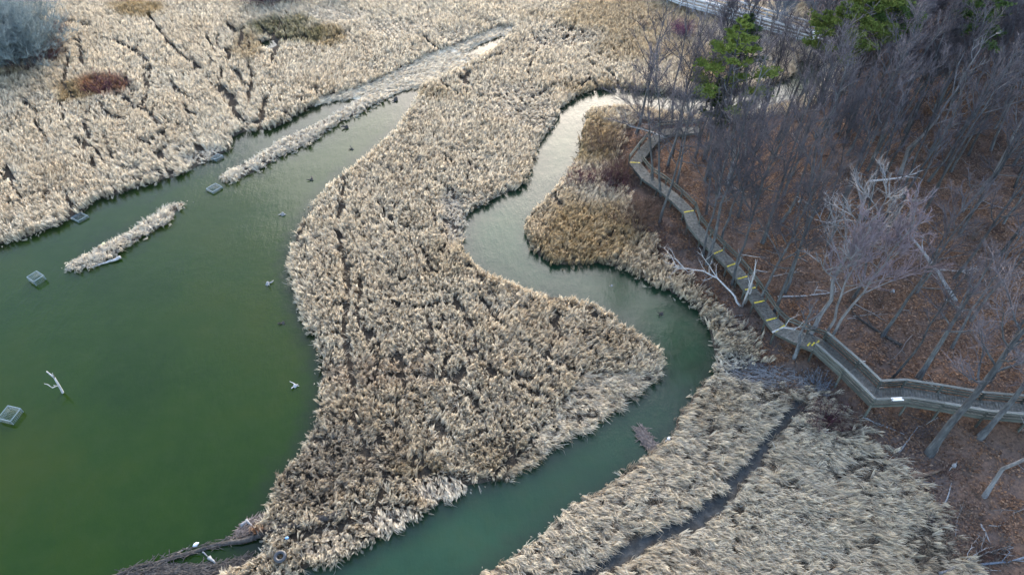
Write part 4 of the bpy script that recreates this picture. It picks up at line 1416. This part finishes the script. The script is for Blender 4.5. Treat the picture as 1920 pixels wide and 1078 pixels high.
# dead tree standing in the pond
b = ground_at(119, 737); b.z = 0
o = thing('dead_tree', b, 'white dead branch leaning out of the pond at left', 'dead tree')
def pv(px, py, z):
    return Vector(at_z(px, py, z)) - b
mb = MB()
t0, t1, t2, t3 = pv(119, 738, -.1), pv(110, 722, .7), pv(102, 708, 1.3), pv(87, 696, 1.8)
mb.tube([t0 + Vector((.1, -.1, -.5)), t0, t1, t2, t3], [.09, .085, .07, .06, .035], 7)
link('trunk', mb.mesh('trunk', M['whitewood']), o)
for pts, r in (([t1, pv(98, 727, .9), pv(90, 721, 1.1), pv(83, 719, 1.2)], .04), ([t2, pv(99, 703, 1.6), pv(98, 699, 1.9)], .05), ([pv(107, 724, .8), pv(100, 722, 1.0)], .03)):
    c = MB(); c.tube(pts, [r * (1 - .6 * i / (len(pts) - 1)) for i in range(len(pts))], 5)
    link('branch', c.mesh('branch', M['whitewood']), o)

# wire cages standing in the pond
def cage(pix, h, label):
    P = [ground_at(a, b) for a, b in pix]
    ctr = sum((Vector((p.x, p.y, 0)) for p in P), Vector()) / 4
    ux = ((P[1] - P[0]) + (P[2] - P[3])) / 2
    uy = ((P[3] - P[0]) + (P[2] - P[1])) / 2
    ux.z = uy.z = 0
    o = thing('wire_cage', ctr, label, 'cage', 'wire cages in the pond')
    C = [ctr - ux / 2 - uy / 2, ctr + ux / 2 - uy / 2, ctr + ux / 2 + uy / 2, ctr - ux / 2 + uy / 2]
    for i in range(4):
        a, c = C[i], C[(i + 1) % 4]
        beam('frame_bar', 'wire', o, a + Vector((0, 0, h)), c + Vector((0, 0, h)), .045, .045)
        beam('frame_post', 'wire', o, a + Vector((0, 0, -.7)), a + Vector((0, 0, h)), .045, .045, Vector((1, 0, 0)))
        mb = MB()
        for k in range(1, 8):
            p = a.lerp(c, k / 8) - ctr
            mb.tube([p + Vector((0, 0, -.4)), p + Vector((0, 0, h))], .007, 3)
        for k in range(4):
            zz = Vector((0, 0, h * k / 4))
            mb.tube([a - ctr + zz, c - ctr + zz], .007, 3)
        link('wire_side', mb.mesh('wire_side', M['wire']), o)
    mb = MB()
    for k in range(1, 9):
        for A, B, Cc, D in ((C[0], C[1], C[3], C[2]), (C[0], C[3], C[1], C[2])):
            mb.tube([A.lerp(B, k / 9) - ctr + Vector((0, 0, h)), Cc.lerp(D, k / 9) - ctr + Vector((0, 0, h))], .006, 3)
    link('wire_lid', mb.mesh('wire_lid', M['wire']), o)

cage([(1, 790), (26, 796), (43, 772), (21, 767)], .4, 'open-framed wire cage cut by the left edge below the white dead branch')
cage([(56, 527), (68, 536), (87, 524), (73, 516)], .45, 'blue-grey wire cage in the pond off the tip of the small reed mat')
cage([(388, 358), (400, 363), (417, 354), (405, 347)], .2, 'sunken wire cage off the near tip of the long reed mat')
cage([(396, 300), (406, 303), (419, 296), (409, 292)], .25, 'wire cage against the white reed bank above the long reed mat')
cage([(135, 412), (148, 418), (166, 408), (153, 402)], .2, 'sunken wire cage against the left reed bank')

# small floating and stranded things
b = ground_at(530, 1052)
o = thing('tyre', b, 'black round tyre lying in the reeds at the bottom edge', 'tyre')
bm = bmesh.new()
mb = MB()
ring = [Vector((.27 * math.cos(t), .27 * math.sin(t), .62)) for t in np.linspace(0, 2 * math.pi, 19)]
mb.tube(ring, .12, 8, cap=False)
link('tyre_ring', mb.mesh('tyre_ring', M['rubber']), o)
bm.free()

def blob(name, px, py, r, m, label, cat, sx=1.0, z=.03, rz=0.0):
    b = ground_at(px, py)
    me = bpy.data.meshes.new(name)
    bm = bmesh.new()
    bmesh.ops.create_uvsphere(bm, u_segments=10, v_segments=7, radius=r)
    for v in bm.verts:
        v.co.x *= sx
        if v.co.x > r * sx * .55: v.co.y *= .55; v.co.z *= .55      # bottle neck / taper
    bm.to_mesh(me); bm.free()
    me.materials.append(M[m])
    me.polygons.foreach_set('use_smooth', [True] * len(me.polygons))
    o = link(name, me, None, (b.x, b.y, max(b.z, 0) + z))
    o.rotation_euler = (0, 0, rz)
    return tag(o, label, cat)

blob('bottle', 368, 1021, .12, 'white', 'white bottle floating by the drift log', 'bottle', 1.7, .04, .8)
blob('bottle', 543, 1018, .085, 'blueplastic', 'blue plastic bottle in the reeds above the tyre', 'bottle', 1.5, .7, .2)
blob('float', 195, 459, .15, 'yellowplastic', 'pale yellow ball float beside the small reed mat', 'float', 1.0, .05)
blob('bottle', 1254, 823, .11, 'white', 'white bottle stranded at the reed edge by the debris raft', 'bottle', 1.6, .05, 1.0)
blob('bottle', 1250, 828, .09, 'white', 'smaller white bottle beside the one at the debris raft', 'bottle', 1.6, .05, .3)

def debris(name, poly, n, m, label, seed, z0=.03, lean=.25, L0=.4, L1=1.3):
    """a raft or heap of matted stalks"""
    q = random.Random(seed)
    P = [ground_at(a, b) for a, b in poly]
    ctr = sum(P, Vector()) / len(P)
    ctr.z = 0
    mb = MB()
    pw = np.array([(p.x, p.y) for p in P])
    lo, hi = pw.min(0), pw.max(0)
    ax = Vector((P[0].x - P[len(P) // 2].x, P[0].y - P[len(P) // 2].y, 0)).normalized()
    k = 0
    while k < n:
        x, y = q.uniform(lo[0], hi[0]), q.uniform(lo[1], hi[1])
        if not inside(pw, np.array([x]), np.array([y]))[0]: continue
        k += 1
        d = (ax * q.choice((-1, 1)) + Vector((q.gauss(0, .5), q.gauss(0, .5), q.gauss(.05, lean * .4)))).normalized()
        p = Vector((x, y, q.uniform(0, .14) + z0)) - ctr
        L = q.uniform(L0, L1)
        s = Vector((-d.y, d.x, q.uniform(-.3, .3)))
        mb.ribbon([p - d * L / 2, p, p + d * L / 2], s, [.015, .028, .01])
    o = link(name, mb.mesh(name, M[m]), None, ctr)
    return tag(o, label, 'debris', kind='stuff')

debris('debris_raft', [(1194, 808), (1206, 803), (1220, 824), (1232, 838), (1220, 845), (1206, 834)], 260, 'mattwig', 'greyish brown raft of matted stalks at the stream bank', 1)
debris('debris_heap', [(432, 1012), (452, 984), (478, 968), (505, 962), (545, 975), (540, 990), (480, 1004)], 330, 'mattwig', 'brown matted stalks on the spit beside the drift log', 2, .02, .1, .3, .9)
debris('debris_heap', [(220, 1085), (300, 1058), (400, 1058), (470, 1040), (490, 1050), (400, 1085)], 600, 'darkwood', 'dark rotting stalks in the shallows below the drift log', 3, .02)
debris('debris_heap', [(1345, 690), (1400, 670), (1470, 690), (1560, 715), (1560, 735), (1440, 730), (1380, 712)], 420, 'greywood', 'grey flattened stalks on the mud at the ditch end', 4, .10, .1)
debris('debris_heap', [(1370, 700), (1410, 668), (1480, 685), (1590, 722), (1560, 745), (1450, 738), (1390, 722)], 420, 'browntwig', 'brown flattened stalks on the mud below the boardwalk', 5, .05, .1)
debris('debris_heap', [(225, 1070), (330, 1034), (430, 1008), (500, 990), (500, 1004), (430, 1024), (330, 1050), (230, 1084)], 110, 'darkwood', 'dark stalks and sticks caught along the drift log', 6, .10, .1, .3, .9)
